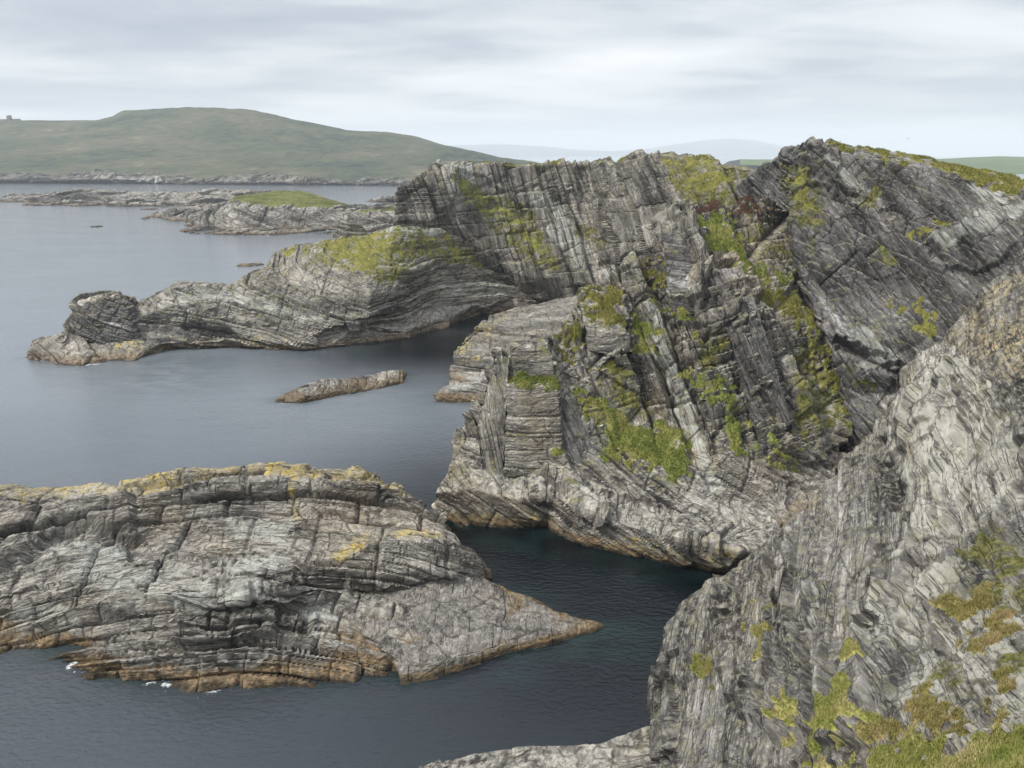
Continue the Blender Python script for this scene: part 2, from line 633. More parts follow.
def turf_mat(name, cols, scale=1.0, bump=0.6):
    m, t, b = new_mat(name)
    geo = N(t, "ShaderNodeNewGeometry")
    pos = geo.outputs["Position"]
    n1 = NOISE(t, pos, 0.15 * scale, 7, 0.68)
    n2 = NOISE(t, pos, 1.6 * scale, 6, 0.7)
    v = MATH(t, "ADD", MATH(t, "MULTIPLY", n1, 0.55), MATH(t, "MULTIPLY", n2, 0.45))
    k = len(cols)
    col = RAMP(t, v, [(0.36 + 0.28 * i / (k - 1), c) for i, c in enumerate(cols)])
    t.links.new(col, b.inputs["Base Color"])
    b.inputs["Roughness"].default_value = 0.95
    b.inputs["Specular IOR Level"].default_value = 0.1
    bp = N(t, "ShaderNodeBump")
    bp.inputs["Strength"].default_value = bump
    bp.inputs["Distance"].default_value = 0.5 / scale
    t.links.new(n2, bp.inputs["Height"])
    t.links.new(bp.outputs[0], b.inputs["Normal"])
    return m


M_GRASS = turf_mat("grass", [(0.065, 0.085, 0.024), (0.135, 0.168, 0.038), (0.19, 0.212, 0.052), (0.26, 0.245, 0.085), (0.38, 0.35, 0.16)])
M_OLIVE = turf_mat("olive_turf", [(0.075, 0.078, 0.024), (0.15, 0.15, 0.040), (0.215, 0.205, 0.058), (0.31, 0.25, 0.12)])
M_HEATH = turf_mat("heather", [(0.045, 0.030, 0.022), (0.085, 0.050, 0.038), (0.12, 0.075, 0.05), (0.10, 0.10, 0.035)])


M_NEARGRASS = turf_mat("near_grass", [(0.11, 0.14, 0.035), (0.20, 0.235, 0.055), (0.30, 0.30, 0.09), (0.42, 0.36, 0.17), (0.52, 0.45, 0.25)], scale=2.0)
M_NEAROLIVE = turf_mat("near_heath", [(0.09, 0.08, 0.035), (0.17, 0.15, 0.055), (0.26, 0.235, 0.08), (0.36, 0.28, 0.14), (0.42, 0.33, 0.2)], scale=2.0)


def grass_patch(G, Nn, m, mat, parent, thick=0.7, tuft=0.5, per=1.0, seed=1, tuft_w=0.37, name="grass_patch"):
    """turf grown over the rock grid G where mask m is set: its own skin, thicker inside, tufts standing on it"""
    nv, nu = m.shape
    F = grid_faces(nv, nu)
    mf = m.ravel()
    F = F[(mf[F] > 0.12).any(1)]
    if len(F) < 12:
        return None
    idx, inv = np.unique(F, return_inverse=True)
    F2 = inv.reshape(F.shape)
    P = G.reshape(-1, 3)[idx]
    n = Nn.reshape(-1, 3)[idx] + np.array([0, 0, 0.6])
    n /= np.linalg.norm(n, axis=1, keepdims=True)
    lump = fbm(P / (thick * 3.0), 3, seed)
    hh = thick * ((mf[idx] - 0.5) * 1.5 + 0.55 * lump)
    V = P + n * hh[:, None]
    o = mesh_obj(name, V, F2, mat, parent, True)
    # tufts
    r = np.random.default_rng(seed)
    ok = np.where((hh > 0.05))[0]
    k = int(len(ok) * per)
    if k > 10:
        pick = r.choice(ok, k, replace=k > len(ok))
        base = V[pick] + r.normal(0, tuft * 0.4, (k, 3)) * [1, 1, 0.3]
        ang = r.uniform(0, math.tau, k)
        d = np.stack([np.cos(ang), np.sin(ang), np.zeros(k)], 1)
        hgt = tuft * r.uniform(0.5, 1.3, k)[:, None]
        lean = r.normal(0, 0.45, (k, 3)) * hgt
        lean[:, 2] = 0
        wdt = tuft * tuft_w * r.uniform(0.7, 1.3, k)[:, None]
        tri = np.stack([base - d * wdt, base + d * wdt, base + lean + np.array([0, 0, 1]) * hgt], 1).reshape(-1, 3)
        tri[2::3] += [0, 0, 0]
        mesh = mesh_obj("grass_tufts", tri, np.arange(3 * k).reshape(-1, 3), mat, o)
        mesh["kind"] = "stuff"
    return o


SHORE = []


def rock_form(name, parent, rows, nu, res, frame, levels, mat, seed=1, amp=1.0, under=True, back=(), left=(), right=(), soft=3,
              fold=1.2, fold_len=18.0, rough=0.6, rough_len=7.0, macro=1.5, macro_len=28.0, grass=(), pale=(), ochre=(), moss=(), smooth=False,
              nsmooth=8, tuft=0.55, thick=0.7, zoom=(4.0, 5.0, 4.0), cross=None, tilt_k=0.7, lumps=(), crags=(), blades=(), holes=0.0, bend=None, aniso=0.3, warp=0.35, arch=None, low=None, tuft_w=0.37, per=1.0):
    G = lattice(rows, nu, res, under, back, left, right, soft)
    nv, nu2 = G.shape[:2]
    Nn = grid_normals(G, nsmooth)
    P = G.reshape(-1, 3)
    h, strat = rock_relief(P, frame, levels, seed, fold, fold_len, rough, rough_len, macro, macro_len, cross, tilt_k, bend, aniso, warp, arch)
    h = h.reshape(nv, nu2) * amp
    zs = dict(soft=zoom[0], ragged=zoom[1], rlen=zoom[2])
    gm = np.zeros((nv, nu2))
    gs = []
    for i, (mat_g, polys) in enumerate(grass):
        m = zone(G, polys, soft=zoom[0], ragged=zoom[1] * 1.5, rlen=zoom[2] * 0.8, seed=seed + i)
        gs.append((mat_g, m))
        gm = np.maximum(gm, m)
    h = h * (1 - 0.55 * np.clip(gm, 0, 1))
    if low is not None:               # sea-worn lower rock is smoother
        lk = np.clip((G[..., 2] - low[1] + 5 * fbm(P / 16, 2, seed + 90).reshape(nv, nu2)) / low[0], 0, 1)
        hl, st2 = rock_relief(P, low[2], low[3], seed + 400, 2.0, 22, 0.3, 4, 0.8, 16, None, 0.3)
        h = h * lk + hl.reshape(nv, nu2) * amp * (1 - lk) * 1.3
        kk = (1 - lk.ravel())[:, None] > 0.5
        strat = np.where(kk, st2, strat).astype(np.float32)
    for (poly, ch) in crags:
        h = h + ch * zone(G, [poly], soft=zoom[0] * 0.7, ragged=zoom[1] * 0.6, rlen=zoom[2] * 1.2, seed=seed + 5)
    if len(blades):
        bx_, by_ = to_px(P)
        jit = 0.8 * fbm(P / 0.9, 3, seed + 6) + 2.4 * fbm(P / 9.0, 2, seed + 7)
        for (cx_, cy_b, w_, l_, lean, ht, tl) in blades:
            u_ = (bx_ - cx_) - lean * (by_ - cy_b)
            v_ = by_ - cy_b
            d_ = np.minimum(w_ - np.abs(u_ + 0.7 * jit), (l_ - np.abs(v_ + 0.35 * u_ + jit)) * 0.8)
            in_ = np.clip(d_ / 1.6 + 0.5, 0, 1)
            if in_.any():
                h = h + (in_ * ht * (1 + tl * np.clip(u_ / w_, -1, 1))).reshape(nv, nu2)
    for (polys, la, ll) in lumps:
        lm = zone(G, polys, seed=seed + 77, **zs)
        k = la
        hl, _ = rock_relief(P, beds(38, -35, -24), [(1.5 * ll, 2.2 * ll, 1.8 * ll, 0.9 * k), (0.6 * ll, 0.8 * ll, 0.7 * ll, 0.5 * k), (0.25 * ll, 0.35 * ll, 0.3 * ll, 0.22 * k)], seed + 78, 0.5 * ll, 4 * ll, 0.3 * k, ll, 0.5 * k, 6 * ll, None, 0.5)
        h = h * (1 - 0.75 * lm) + lm * hl.reshape(nv, nu2)
    D = G + Nn * h[..., None]
    mo = zone(G, ochre, seed=seed + 31, **zs) if ochre else np.zeros((nv, nu2))
    mp = zone(G, pale, seed=seed + 32, **zs) if pale else np.zeros((nv, nu2))
    mm = zone(G, moss, seed=seed + 33, **zs) if moss else np.zeros((nv, nu2))
    mask = np.stack([mo, mm, mp], -1).reshape(-1, 3)
    V = D.reshape(-1, 3)
    o = mesh_obj(name, V, grid_faces(nv, nu2), mat, parent, smooth, {"strat": strat, "mask": mask})
    sh = V[np.abs(V[:, 2]) < 0.5]
    SHORE.append(sh[:: max(1, len(sh) // 3000)])
    if gs:
        nz = grid_normals(D, 2)[..., 2]
        steep = np.clip((0.42 - nz) / 0.30, 0, 1)
    for i, (mat_g, m) in enumerate(gs):
        m = m - 0.8 * steep
        if holes:
            m = m - holes * np.clip(0.15 + 2.2 * fbm(P / 4.5, 4, seed + 300 + i).reshape(nv, nu2), 0, 1)
        m = np.clip(m, 0, 1)
        grass_patch(D, Nn, m, mat_g, o, thick, tuft, per, seed * 7 + i, tuft_w)
    return o


# ================================================================== LARGE STRUCTURE
# ------------------------------------------------------------------ near cliff on the right
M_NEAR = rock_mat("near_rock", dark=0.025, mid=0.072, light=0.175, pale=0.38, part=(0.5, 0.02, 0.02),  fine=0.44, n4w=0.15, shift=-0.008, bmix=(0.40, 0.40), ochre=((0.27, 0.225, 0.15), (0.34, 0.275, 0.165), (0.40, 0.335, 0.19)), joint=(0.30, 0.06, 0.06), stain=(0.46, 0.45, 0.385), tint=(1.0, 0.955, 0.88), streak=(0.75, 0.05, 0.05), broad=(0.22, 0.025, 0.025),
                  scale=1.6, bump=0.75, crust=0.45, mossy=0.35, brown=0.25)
near = holder("near_cliff", "steep pale grey slab cliff rising beside the viewer, its crest slanting down to the dark inlet", "cliff", at(800, 650, 75), kind="structure")
rows = [
    [(640, 1000, 62), (760, 1000, 45), (860, 1000, 30), (1024, 1000, 17), (1250, 1000, 13)],
    [(648, 860, 74), (760, 860, 54), (860, 860, 38), (1024, 860, 22), (1250, 860, 17)],
    [(662, 765, 84), (720, 768, 70), (840, 768, 50), (920, 768, 38), (1024, 768, 29), (1250, 760, 22)],
    [(652, 705, 89), (720, 705, 82), (800, 705, 68), (880, 705, 52), (940, 700, 45), (1024, 700, 38), (1250, 660, 30)],
    [(655, 660, 94), (720, 655, 89), (800, 650, 80), (880, 640, 68), (950, 630, 57), (1024, 620, 50), (1250, 560, 40)],
    [(664, 633, 98), (730, 610, 94), (800, 595, 89), (880, 570, 80), (950, 545, 72), (1024, 530, 66), (1250, 450, 54)],
    [(690, 606, 102), (750, 575, 101), (815, 540, 98), (880, 500, 92), (950, 465, 86), (1024, 435, 80), (1250, 350, 70)],
    [(720, 576, 105), (780, 545, 105), (830, 510, 104), (890, 460, 102), (950, 400, 99), (1024, 350, 95), (1250, 260, 88)],
    [(760, 549, 108), (800, 511, 110), (850, 452, 114), (905, 378, 117), (942, 335, 118), (975, 292, 117), (1024, 251, 114), (1250, 180, 105)],
]
NB = beds(92, -25, -24)
NEAR_CRAGS = [(c8((345, 190), (375, 200), (385, 320), (350, 325), (335, 260)), -1.5), (c5((620, 340), (650, 330), (690, 440), (710, 520), (680, 520), (640, 430)), -1.8),
              (c8((380, 120), (470, 60), (480, 200), (440, 440), (400, 430), (375, 300)), 1.2), (c8((200, 330), (240, 300), (310, 430), (330, 600), (260, 560), (215, 450)), 1.0),
              (c8((400, 640), (380, 520), (430, 440), (450, 470), (430, 560)), -1.0), (c8((640, 330), (860, 150), (880, 180), (700, 420), (640, 520)), 1.4),
              (c8((60, 340), (200, 200), (230, 300), (120, 500), (60, 480)), 0.9)]
_rb = np.random.default_rng(77)
NEAR_BLADES = []
for _k in range(80):
    _x, _y = _rb.uniform(655, 1010), _rb.uniform(330, 760)
    _crest = np.interp(_x, [655, 664, 760, 850, 942, 1024], [690, 633, 549, 456, 346, 259])
    if _y < _crest - 10 or (_x > 890 and _y > 600):
        continue
    _len = min(_rb.uniform(30, 110), max(6.0, (_y - _crest) * 0.85))
    if _len < 20:
        continue
    _lean = np.interp(_x, [660, 740, 820, 900, 1000], [0.22, 0.10, -0.05, -0.32, -0.5]) + _rb.normal(0, 0.06)
    NEAR_BLADES.append((_x, _y, _rb.uniform(7, 22), _len, _lean, _rb.uniform(0.25, 1.15) * (1 if _rb.random() < 0.72 else -1), _rb.uniform(-0.8, 0.8)))
rock_form("rock_face", near, rows, 1050, 0.16, NB,
          [(4.6, 30, 20, 1.4), (1.6, 14, 9, 0.60), (0.5, 6, 4, 0.20), (0.2, 2.5, 1.6, 0.06)], M_NEAR, seed=4, under=False,
          back=[(3, 4, -1.5, None), (12, 12, -12, None), (22, 22, -50, None), (30, 30, -110, None)], soft=3, fold=0.35, fold_len=24,
          rough=0.16, rough_len=2.2, macro=0.4, macro_len=16, aniso=0.06, warp=0.10, cross=(beds(52, -10, -24), [(4.0, 11, 9, 0.7), (1.4, 5, 4, 0.25)]),
          crags=NEAR_CRAGS, blades=NEAR_BLADES, lumps=[([c9((-60, 800), (120, 560), (200, 430), (330, 250), (420, 60), (560, -60), (900, -120), (900, 1000), (-100, 1000))], 0.42, 1.0), ([c5((800, 70), (1000, -120), (1200, -200), (1200, 250), (960, 200))], 0.55, 2.6)], zoom=(5, 12, 2.0), tuft=0.26, thick=0.35, tuft_w=0.10, per=6.0,
          grass=[(M_NEARGRASS, [c8((345, 325), (380, 325), (378, 385), (345, 430), (310, 400), (312, 365))]),
                 (M_NEARGRASS, [c8((165, 445), (215, 430), (212, 455), (180, 470))]),
                 (M_NEARGRASS, [c8((578, 470), (625, 440), (632, 465), (595, 490))]),
                 (M_NEARGRASS, [c8((385, 620), (430, 560), (450, 590), (420, 640), (390, 645)), c8((455, 700), (470, 660), (520, 560), (550, 545), (620, 590), (560, 640), (520, 700), (490, 715))]),
                 (M_NEARGRASS, [c9((0, 768), (80, 730), (230, 660), (300, 640), (320, 720), (440, 700), (560, 640), (760, 650), (900, 700), (900, 1000), (-250, 1000), (-60, 800))]),
                 (M_NEAROLIVE, [c9((265, 400), (330, 400), (370, 480), (440, 520), (420, 600), (350, 620), (310, 560), (250, 540), (230, 510), (280, 480))]),
                 (M_NEAROLIVE, [c9((530, 200), (560, 190), (600, 130), (690, 70), (720, 90), (680, 160), (620, 200), (560, 250))]),
                 (M_NEAROLIVE, [c9((600, 440), (680, 370), (740, 380), (690, 450), (640, 490)), c9((640, 620), (660, 520), (700, 490), (680, 580))]),
                 (M_NEAROLIVE, [c9((430, 50), (450, 10), (530, -40), (600, -70), (620, -40), (560, 20), (470, 60))]),
                 (M_NEAROLIVE, [c9((60, 650), (110, 600), (170, 570), (200, 640), (130, 680))])],
          moss=[c5((860, 620), (960, 580), (985, 620), (890, 660)), c5((900, 690), (1000, 620), (1060, 650), (1040, 760), (900, 780)), c9((330, 330), (400, 260), (490, 310), (440, 390), (360, 380)),
                c9((560, 30), (700, -20), (700, 60), (580, 110)), c9((660, 260), (760, 220), (760, 380), (680, 340)), c9((520, 480), (560, 440), (540, 540), (500, 570))],
          pale=[c5((680, 300), (760, 170), (800, 60), (860, 60), (960, 200), (1000, 330), (980, 520), (820, 560), (720, 650), (700, 480)),
                c9((180, 440), (350, 130), (560, 0), (780, 40), (780, 640), (560, 640), (420, 680), (200, 640)), c8((560, 420), (700, 260), (900, 130), (830, 330), (650, 420))],
          ochre=[c5((800, 40), (860, -20), (950, -100), (1060, -190), (1400, -300), (1400, 150), (1060, 190), (960, 150), (860, 80)), c5((690, 280), (740, 270), (780, 370), (720, 380)),
                 c5((180, 720), (205, 690), (300, 615), (300, 628), (220, 700)), c5((420, 510), (450, 480), (500, 455), (490, 480))])
# ledge at the foot of the near cliff
M_LEDGE = rock_mat("ledge_rock", dark=0.025, mid=0.065, light=0.15, pale=0.30, streak=(1.2, 0.10, 0.10), weed=(1.6, 1.6), scale=1.3)
rows = [
    [(330, 860, 0), (450, 850, 0), (560, 850, 0), (690, 850, 0)],
    [(380, 800, -2), (460, 790, -4), (560, 785, -6), (690, 780, -8)],
    [(424, 766, -1), (470, 757, -4), (520, 750, -6), (600, 742, -9), (700, 715, -14)],
]
rock_form("foot_ledge", near, rows, 260, 0.3, beds(12, 10), [(2.2, 12, 9, 0.8), (0.7, 4, 3, 0.3)], M_LEDGE, seed=9,
          back=[(1, 4, -6, None), (2, 8, -20, None)], left=[(-3, 1, -3, -4), (-6, 3, -8, -6)], macro=0.4, rough=0.3)

# ------------------------------------------------------------------ great headland in the middle
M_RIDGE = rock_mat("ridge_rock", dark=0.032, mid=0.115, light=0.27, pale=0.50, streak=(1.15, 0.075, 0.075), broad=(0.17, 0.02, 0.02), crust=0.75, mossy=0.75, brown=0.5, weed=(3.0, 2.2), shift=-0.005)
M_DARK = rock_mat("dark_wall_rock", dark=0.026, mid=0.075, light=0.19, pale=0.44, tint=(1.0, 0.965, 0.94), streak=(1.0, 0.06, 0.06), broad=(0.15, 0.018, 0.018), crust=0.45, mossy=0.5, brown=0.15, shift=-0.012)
head = holder("stepped_headland", "tall dark grey headland of tilted slabs with bright grass ledges, directly behind the near cliff's crest", "cliff", at(700, 400, 205), kind="structure")
rows = [
    [(437, 517, 0), (462, 525, 0), (505, 528, 0), (545, 527, 0), (556, 535, 0), (595, 547, 0), (653, 560, 0), (720, 573, 0), (800, 585, 0)],
    [(434, 494, -8), (470, 489, -10), (515, 499, -9), (556, 498, -11), (575, 506, -10), (625, 525, -8), (680, 541, -8), (740, 551, -8), (830, 560, 172)],
    [(452, 464, 196), (485, 462, 197), (522, 470, 199), (548, 470, 193), (590, 480, 190), (635, 500, 183), (690, 520, 178), (750, 530, 178), (850, 520, 186)],
    [(453, 444, 202), (492, 440, 203), (530, 450, 204), (555, 455, 195), (600, 462, 193), (645, 478, 187), (700, 498, 184), (760, 505, 188), (850, 490, 200)],
    [(470, 422, 206), (505, 412, 207), (536, 425, 206), (570, 432, 199), (612, 440, 197), (660, 455, 194), (710, 460, 192), (770, 462, 196), (850, 455, 212)],
    [(483, 396, 209), (515, 390, 208), (548, 400, 206), (588, 405, 203), (640, 415, 207), (675, 425, 204), (715, 415, 203), (780, 420, 206), (850, 410, 222)],
    [(494, 356, 214), (520, 358, 212), (552, 355, 212), (590, 368, 213), (640, 375, 218), (676, 372, 213), (710, 368, 212), (770, 370, 216), (850, 365, 228)],
    [(509, 341, 219), (540, 340, 219), (562, 333, 219), (600, 338, 222), (640, 335, 226), (672, 328, 222), (712, 318, 220), (775, 325, 226), (845, 330, 235)],
    [(548, 338, 226), (572, 321, 226), (582, 312, 228), (608, 312, 230), (645, 300, 234), (668, 288, 231), (715, 280, 229), (770, 285, 236), (830, 305, 245)],
    [(576, 312, 234), (581, 298, 236), (604, 290, 238), (626, 268, 241), (650, 262, 243), (664, 240, 242), (706, 238, 240), (760, 240, 246), (815, 275, 254)],
    [(579, 298, 240), (604, 288, 242), (621, 264, 246), (641, 258, 248), (660, 222, 250), (688, 211, 254), (720, 205, 257), (762, 192, 262), (800, 215, 268)],
]
RB = beds(-61, 20, 0)
RIDGE_CRAGS = [(c3((60, 260), (115, 250), (175, 370), (160, 470), (80, 460), (60, 340)), 3.5), (c3((175, 340), (235, 370), (200, 470), (165, 440)), -3.0),
               (c3((185, 370), (240, 400), (330, 600), (330, 700), (280, 700), (220, 520)), 2.5), (c4((180, 225), (320, 200), (325, 300), (215, 300), (180, 300)), 2.0),
               (c4((225, 305), (320, 305), (330, 460), (240, 440)), -1.2), (c4((325, 170), (348, 160), (400, 280), (340, 305)), -2.5), (c4((270, 470), (330, 430), (400, 560), (460, 590), (430, 640), (330, 560)), 2.5),
               (c4((385, 85), (490, 75), (495, 160), (400, 160)), 2.5), (c4((400, 162), (490, 165), (495, 212), (400, 207)), -3.0), (c4((545, 100), (575, 100), (640, 250), (725, 545), (690, 560), (640, 430), (590, 330)), -2.2),
               (c4((440, 560), (600, 600), (620, 640), (520, 620), (440, 600)), -2.0), (c4((600, 150), (700, 155), (700, 190), (610, 185)), -2.0),
               (c4((80, 390), (180, 320), (200, 420), (100, 450)), 1.6), (c5((500, 350), (560, 330), (570, 370), (500, 380)), -3.0), (c5((400, 380), (540, 380), (500, 520), (400, 500)), -1.5), (c5((0, 470), (150, 540), (240, 640), (120, 640), (0, 560)), 1.8)]
WALL_CRAGS = [(c3((495, 500), (570, 530), (700, 625), (690, 648), (600, 605), (500, 555)), 2.6), (c3((500, 560), (600, 612), (705, 652), (705, 672), (600, 634), (505, 585)), -3.2),
              (c3((430, 60), (520, 70), (500, 200), (420, 170)), 1.8), (c3((740, 290), (860, 240), (990, 260), (990, 330), (850, 400), (780, 380)), 2.0), (c3((420, 145), (480, 160), (700, 250), (690, 262), (470, 175)), -1.4)]
rock_form("buttress", head, rows, 760, 0.3, RB, [(11.0, 16, 24, 5.6), (4.2, 8, 11, 2.0), (1.3, 4, 5, 0.42)], M_RIDGE, seed=21, fold=1.2, fold_len=25, soft=3,
          back=[(1, 6, -4, None), (3, 14, -25, None), (8, 26, -70, None), (12, 30, -999, -5)], left=[(2, 6, -2, -4), (6, 14, -8, -5), (12, 26, -30, -6), (16, 32, -80, -7)],
          rough=0.40, rough_len=5, macro=2.2, macro_len=30, zoom=(2.5, 9, 3.5), tuft=0.45, thick=0.5, holes=0.45, low=(8, 14, beds(-27, 6), [(5.0, 30, 26, 1.7), (1.9, 14, 12, 0.75)]), crags=RIDGE_CRAGS, cross=(beds(9, -12), [(7.5, 13, 13, 3.2), (2.6, 7, 6, 1.2)]),
          grass=[(M_GRASS, [c4((345, 310), (400, 325), (455, 355), (520, 390), (590, 400), (640, 420), (655, 480), (630, 530), (600, 540), (585, 500), (520, 490), (450, 470), (440, 430), (380, 370))]),
                 (M_GRASS, [c4((630, 268), (700, 270), (740, 300), (760, 340), (770, 400), (795, 450), (760, 445), (730, 400), (740, 350), (690, 320), (650, 300))]),
                 (M_GRASS, [c3((130, 260), (200, 240), (250, 290), (270, 340), (330, 390), (395, 400), (395, 435), (330, 425), (250, 400), (240, 360), (170, 310))]),
                 (M_OLIVE, [c3((290, 450), (400, 440), (440, 500), (470, 560), (510, 590), (500, 620), (460, 600), (420, 530), (360, 490), (310, 480))]),
                 (M_OLIVE, [c3((470, 620), (520, 650), (555, 710), (550, 755), (520, 730), (480, 670))]),
                 (M_GRASS, [c5((345, 330), (400, 325), (425, 365), (415, 390), (360, 385))]),
                 (M_GRASS, [c4((610, 125), (670, 140), (665, 155), (615, 150)), c4((500, 145), (545, 150), (570, 215), (530, 220), (510, 180))]),
                 (M_OLIVE, [c4((385, 85), (470, 80), (490, 130), (440, 155), (400, 140)), c4((340, 150), (375, 150), (385, 230), (360, 235))]),
                 (M_OLIVE, [c4((535, 0), (570, 10), (600, 95), (575, 90), (550, 50)), c4((420, 260), (470, 265), (460, 285), (425, 285))]),
                 (M_GRASS, [c4((210, 265), (310, 280), (310, 300), (220, 290)), c4((305, 430), (335, 430), (340, 475), (310, 470))]),
                 (M_HEATH, [c3((115, 245), (150, 215), (200, 225), (200, 245), (140, 262))]),
                 (M_HEATH, [c3((240, 205), (290, 190), (310, 230), (320, 260), (275, 240))])],
          moss=[c4((450, 270), (510, 280), (560, 380), (480, 350)), c3((290, 220), (330, 260), (400, 330), (350, 345), (290, 290)), c5((400, 100), (470, 60), (560, 200), (570, 290), (430, 300)),
                c4((230, 210), (310, 250), (340, 300), (230, 290)), c4((660, 180), (715, 180), (730, 260), (680, 260)), c3((410, 580), (470, 600), (520, 740), (440, 740))],
          pale=[c4((540, 100), (570, 100), (620, 250), (690, 440), (725, 545), (690, 560), (640, 430), (590, 330), (560, 200)), c3((45, 255), (110, 250), (90, 280), (60, 290)),
                c4((180, 195), (310, 190), (310, 215), (190, 215))],
          ochre=[c4((60, 630), (310, 610), (420, 660), (760, 700), (740, 760), (560, 740), (300, 670), (60, 650)), c4((100, 440), (150, 380), (180, 430), (130, 480))])

BK2 = [(1, 3, -0.6, None), (2, 7, -4, None), (3, 10, -20, None)]
rows = [
    [(504, 478, 193), (520, 476, 192.5), (562, 492, 190)],
    [(506, 430, 198), (521, 428, 196.5), (561, 440, 195)],
    [(508, 386, 203), (522, 385, 201), (557, 391, 200)],
    [(509, 379, 207), (524, 377, 206), (556, 380, 205)],
    [(509, 366, 208), (526, 366, 207), (552, 366, 206)],
    [(509, 345, 210), (527, 350, 208.5), (549, 350, 208)],
    [(511, 340, 213), (528, 339, 213), (547, 338, 213)],
]
rock_form("corner_block", head, rows, 130, 0.26, beds(2, 0), [(4.5, 14, 12, 0.9), (1.6, 7, 6, 0.6), (0.6, 3, 3, 0.25)], M_RIDGE, seed=151, under=False, soft=1, rough=0.2, rough_len=3, macro=0.3,
          back=BK2, left=[(0.5, 3, -2, -4), (1.5, 8, -14, -5)], right=[(0.6, 2, -1, -3), (2.5, 5, -10, -4)], zoom=(1.5, 5, 3), tuft=0.45, thick=0.5,
          grass=[(M_GRASS, [c4((210, 262), (330, 275), (330, 305), (215, 296))])])
rows = [
    [(566, 512, 189), (590, 520, 187.5), (622, 522, 186.5)],
    [(562, 470, 193), (586, 480, 191), (616, 494, 189.5)],
    [(557, 425, 198), (577, 440, 196), (604, 470, 193.5)],
    [(553, 390, 203), (568, 402, 201), (590, 438, 199)],
    [(552, 380, 205.5), (563, 385, 205), (582, 408, 203.5)],
]
rock_form("dark_slab", head, rows, 110, 0.26, beds(-63, 18), [(5.0, 40, 30, 0.5), (1.5, 20, 16, 0.35), (0.5, 9, 9, 0.12)], M_DARK, seed=152, under=False, soft=1, rough=0.15, rough_len=2.5, macro=0.2,
          back=BK2, left=[(0.5, 2, -1, -3), (1.5, 5, -8, -4)], right=[(0.6, 2, -1, -3), (2.5, 5, -10, -4)])
rows = [
    [(672, 312, 227), (688, 316, 225), (710, 306, 226)],
    [(668, 285, 230), (686, 292, 226.5), (708, 288, 228)],
    [(664, 252, 234), (684, 264, 229), (705, 272, 230)],
    [(663, 232, 238), (682, 246, 232), (700, 258, 232)],
    [(663, 222, 243), (678, 224, 240), (692, 236, 238)],
]
rock_form("tower_block", head, rows, 100, 0.3, beds(-6, 0), [(4.5, 14, 12, 0.8), (1.6, 7, 6, 0.55), (0.6, 3, 3, 0.2)], M_DARK, seed=153, under=False, soft=1, rough=0.2, rough_len=3, macro=0.3,
          back=BK2, left=[(0.5, 2, -1, -3), (1.5, 5, -8, -4)], right=[(0.6, 2, -1, -3), (2.5, 5, -10, -4)])
rows = [
    [(588, 350, 218), (606, 354, 216), (630, 352, 217)],
    [(586, 330, 221), (606, 332, 219), (627, 334, 220)],
    [(584, 324, 223), (605, 322, 222), (625, 326, 222.5)],
    [(580, 300, 232), (602, 293, 234), (618, 300, 232)],
]
rock_form("capped_block", head, rows, 100, 0.28, beds(4, 0), [(3.5, 9, 9, 0.9), (1.4, 5, 5, 0.5), (0.5, 2.5, 2.5, 0.2)], M_RIDGE, seed=154, under=False, soft=1, rough=0.2, rough_len=3, macro=0.3,
          back=BK2, left=[(0.5, 2, -1, -3), (1.5, 5, -8, -4)], right=[(0.6, 2, -1, -3), (2.5, 5, -10, -4)], zoom=(1.5, 5, 3), tuft=0.45, thick=0.5, grass=[(M_OLIVE, [[(584, 300), (602, 294), (616, 300), (622, 322), (600, 320), (588, 316)]])])
for (nm, rows, fr, mt, sd_) in (
    ("tilted_slab", [[(756, 430, 204.5), (772, 432, 203.5), (792, 424, 205.5)], [(732, 342, 214.5), (749, 340, 213.5), (767, 336, 215.5)], [(712, 285, 226.5), (727, 284, 225.5), (746, 280, 228.5)], [(710, 272, 230), (724, 270, 229.5), (740, 268, 232)]], beds(-62, 15), M_DARK, 161),
    ("buttress_column", [[(468, 478, 195.5), (484, 480, 194), (503, 480, 192.8)], [(476, 430, 202), (489, 430, 200), (505, 430, 198.5)], [(486, 390, 206), (495, 388, 204.5), (507, 390, 202.8)], [(494, 360, 210), (500, 357, 209), (509, 358, 208)]], beds(-76, 10), M_RIDGE, 163),
    ("buttress_column", [[(440, 508, -1), (462, 512, 193), (486, 514, 191)], [(446, 478, 196), (462, 476, 194.5), (484, 480, 193)], [(454, 446, 201), (466, 444, 199.5), (480, 448, 198)], [(460, 436, 203), (468, 432, 203), (478, 436, 202)]], beds(-8, 5), M_RIDGE, 164),
):
    rock_form(nm, head, rows, 110, 0.26, fr, [(4.0, 16, 14, 0.8), (1.4, 8, 7, 0.5), (0.5, 4, 4, 0.18)], mt, seed=sd_, under=False, soft=1, rough=0.2, rough_len=2.5, macro=0.4,
              back=BK2, left=[(0.5, 2, -1, -3), (1.5, 5, -8, -4)], right=[(0.6, 2, -1, -3), (2.5, 5, -10, -4)])
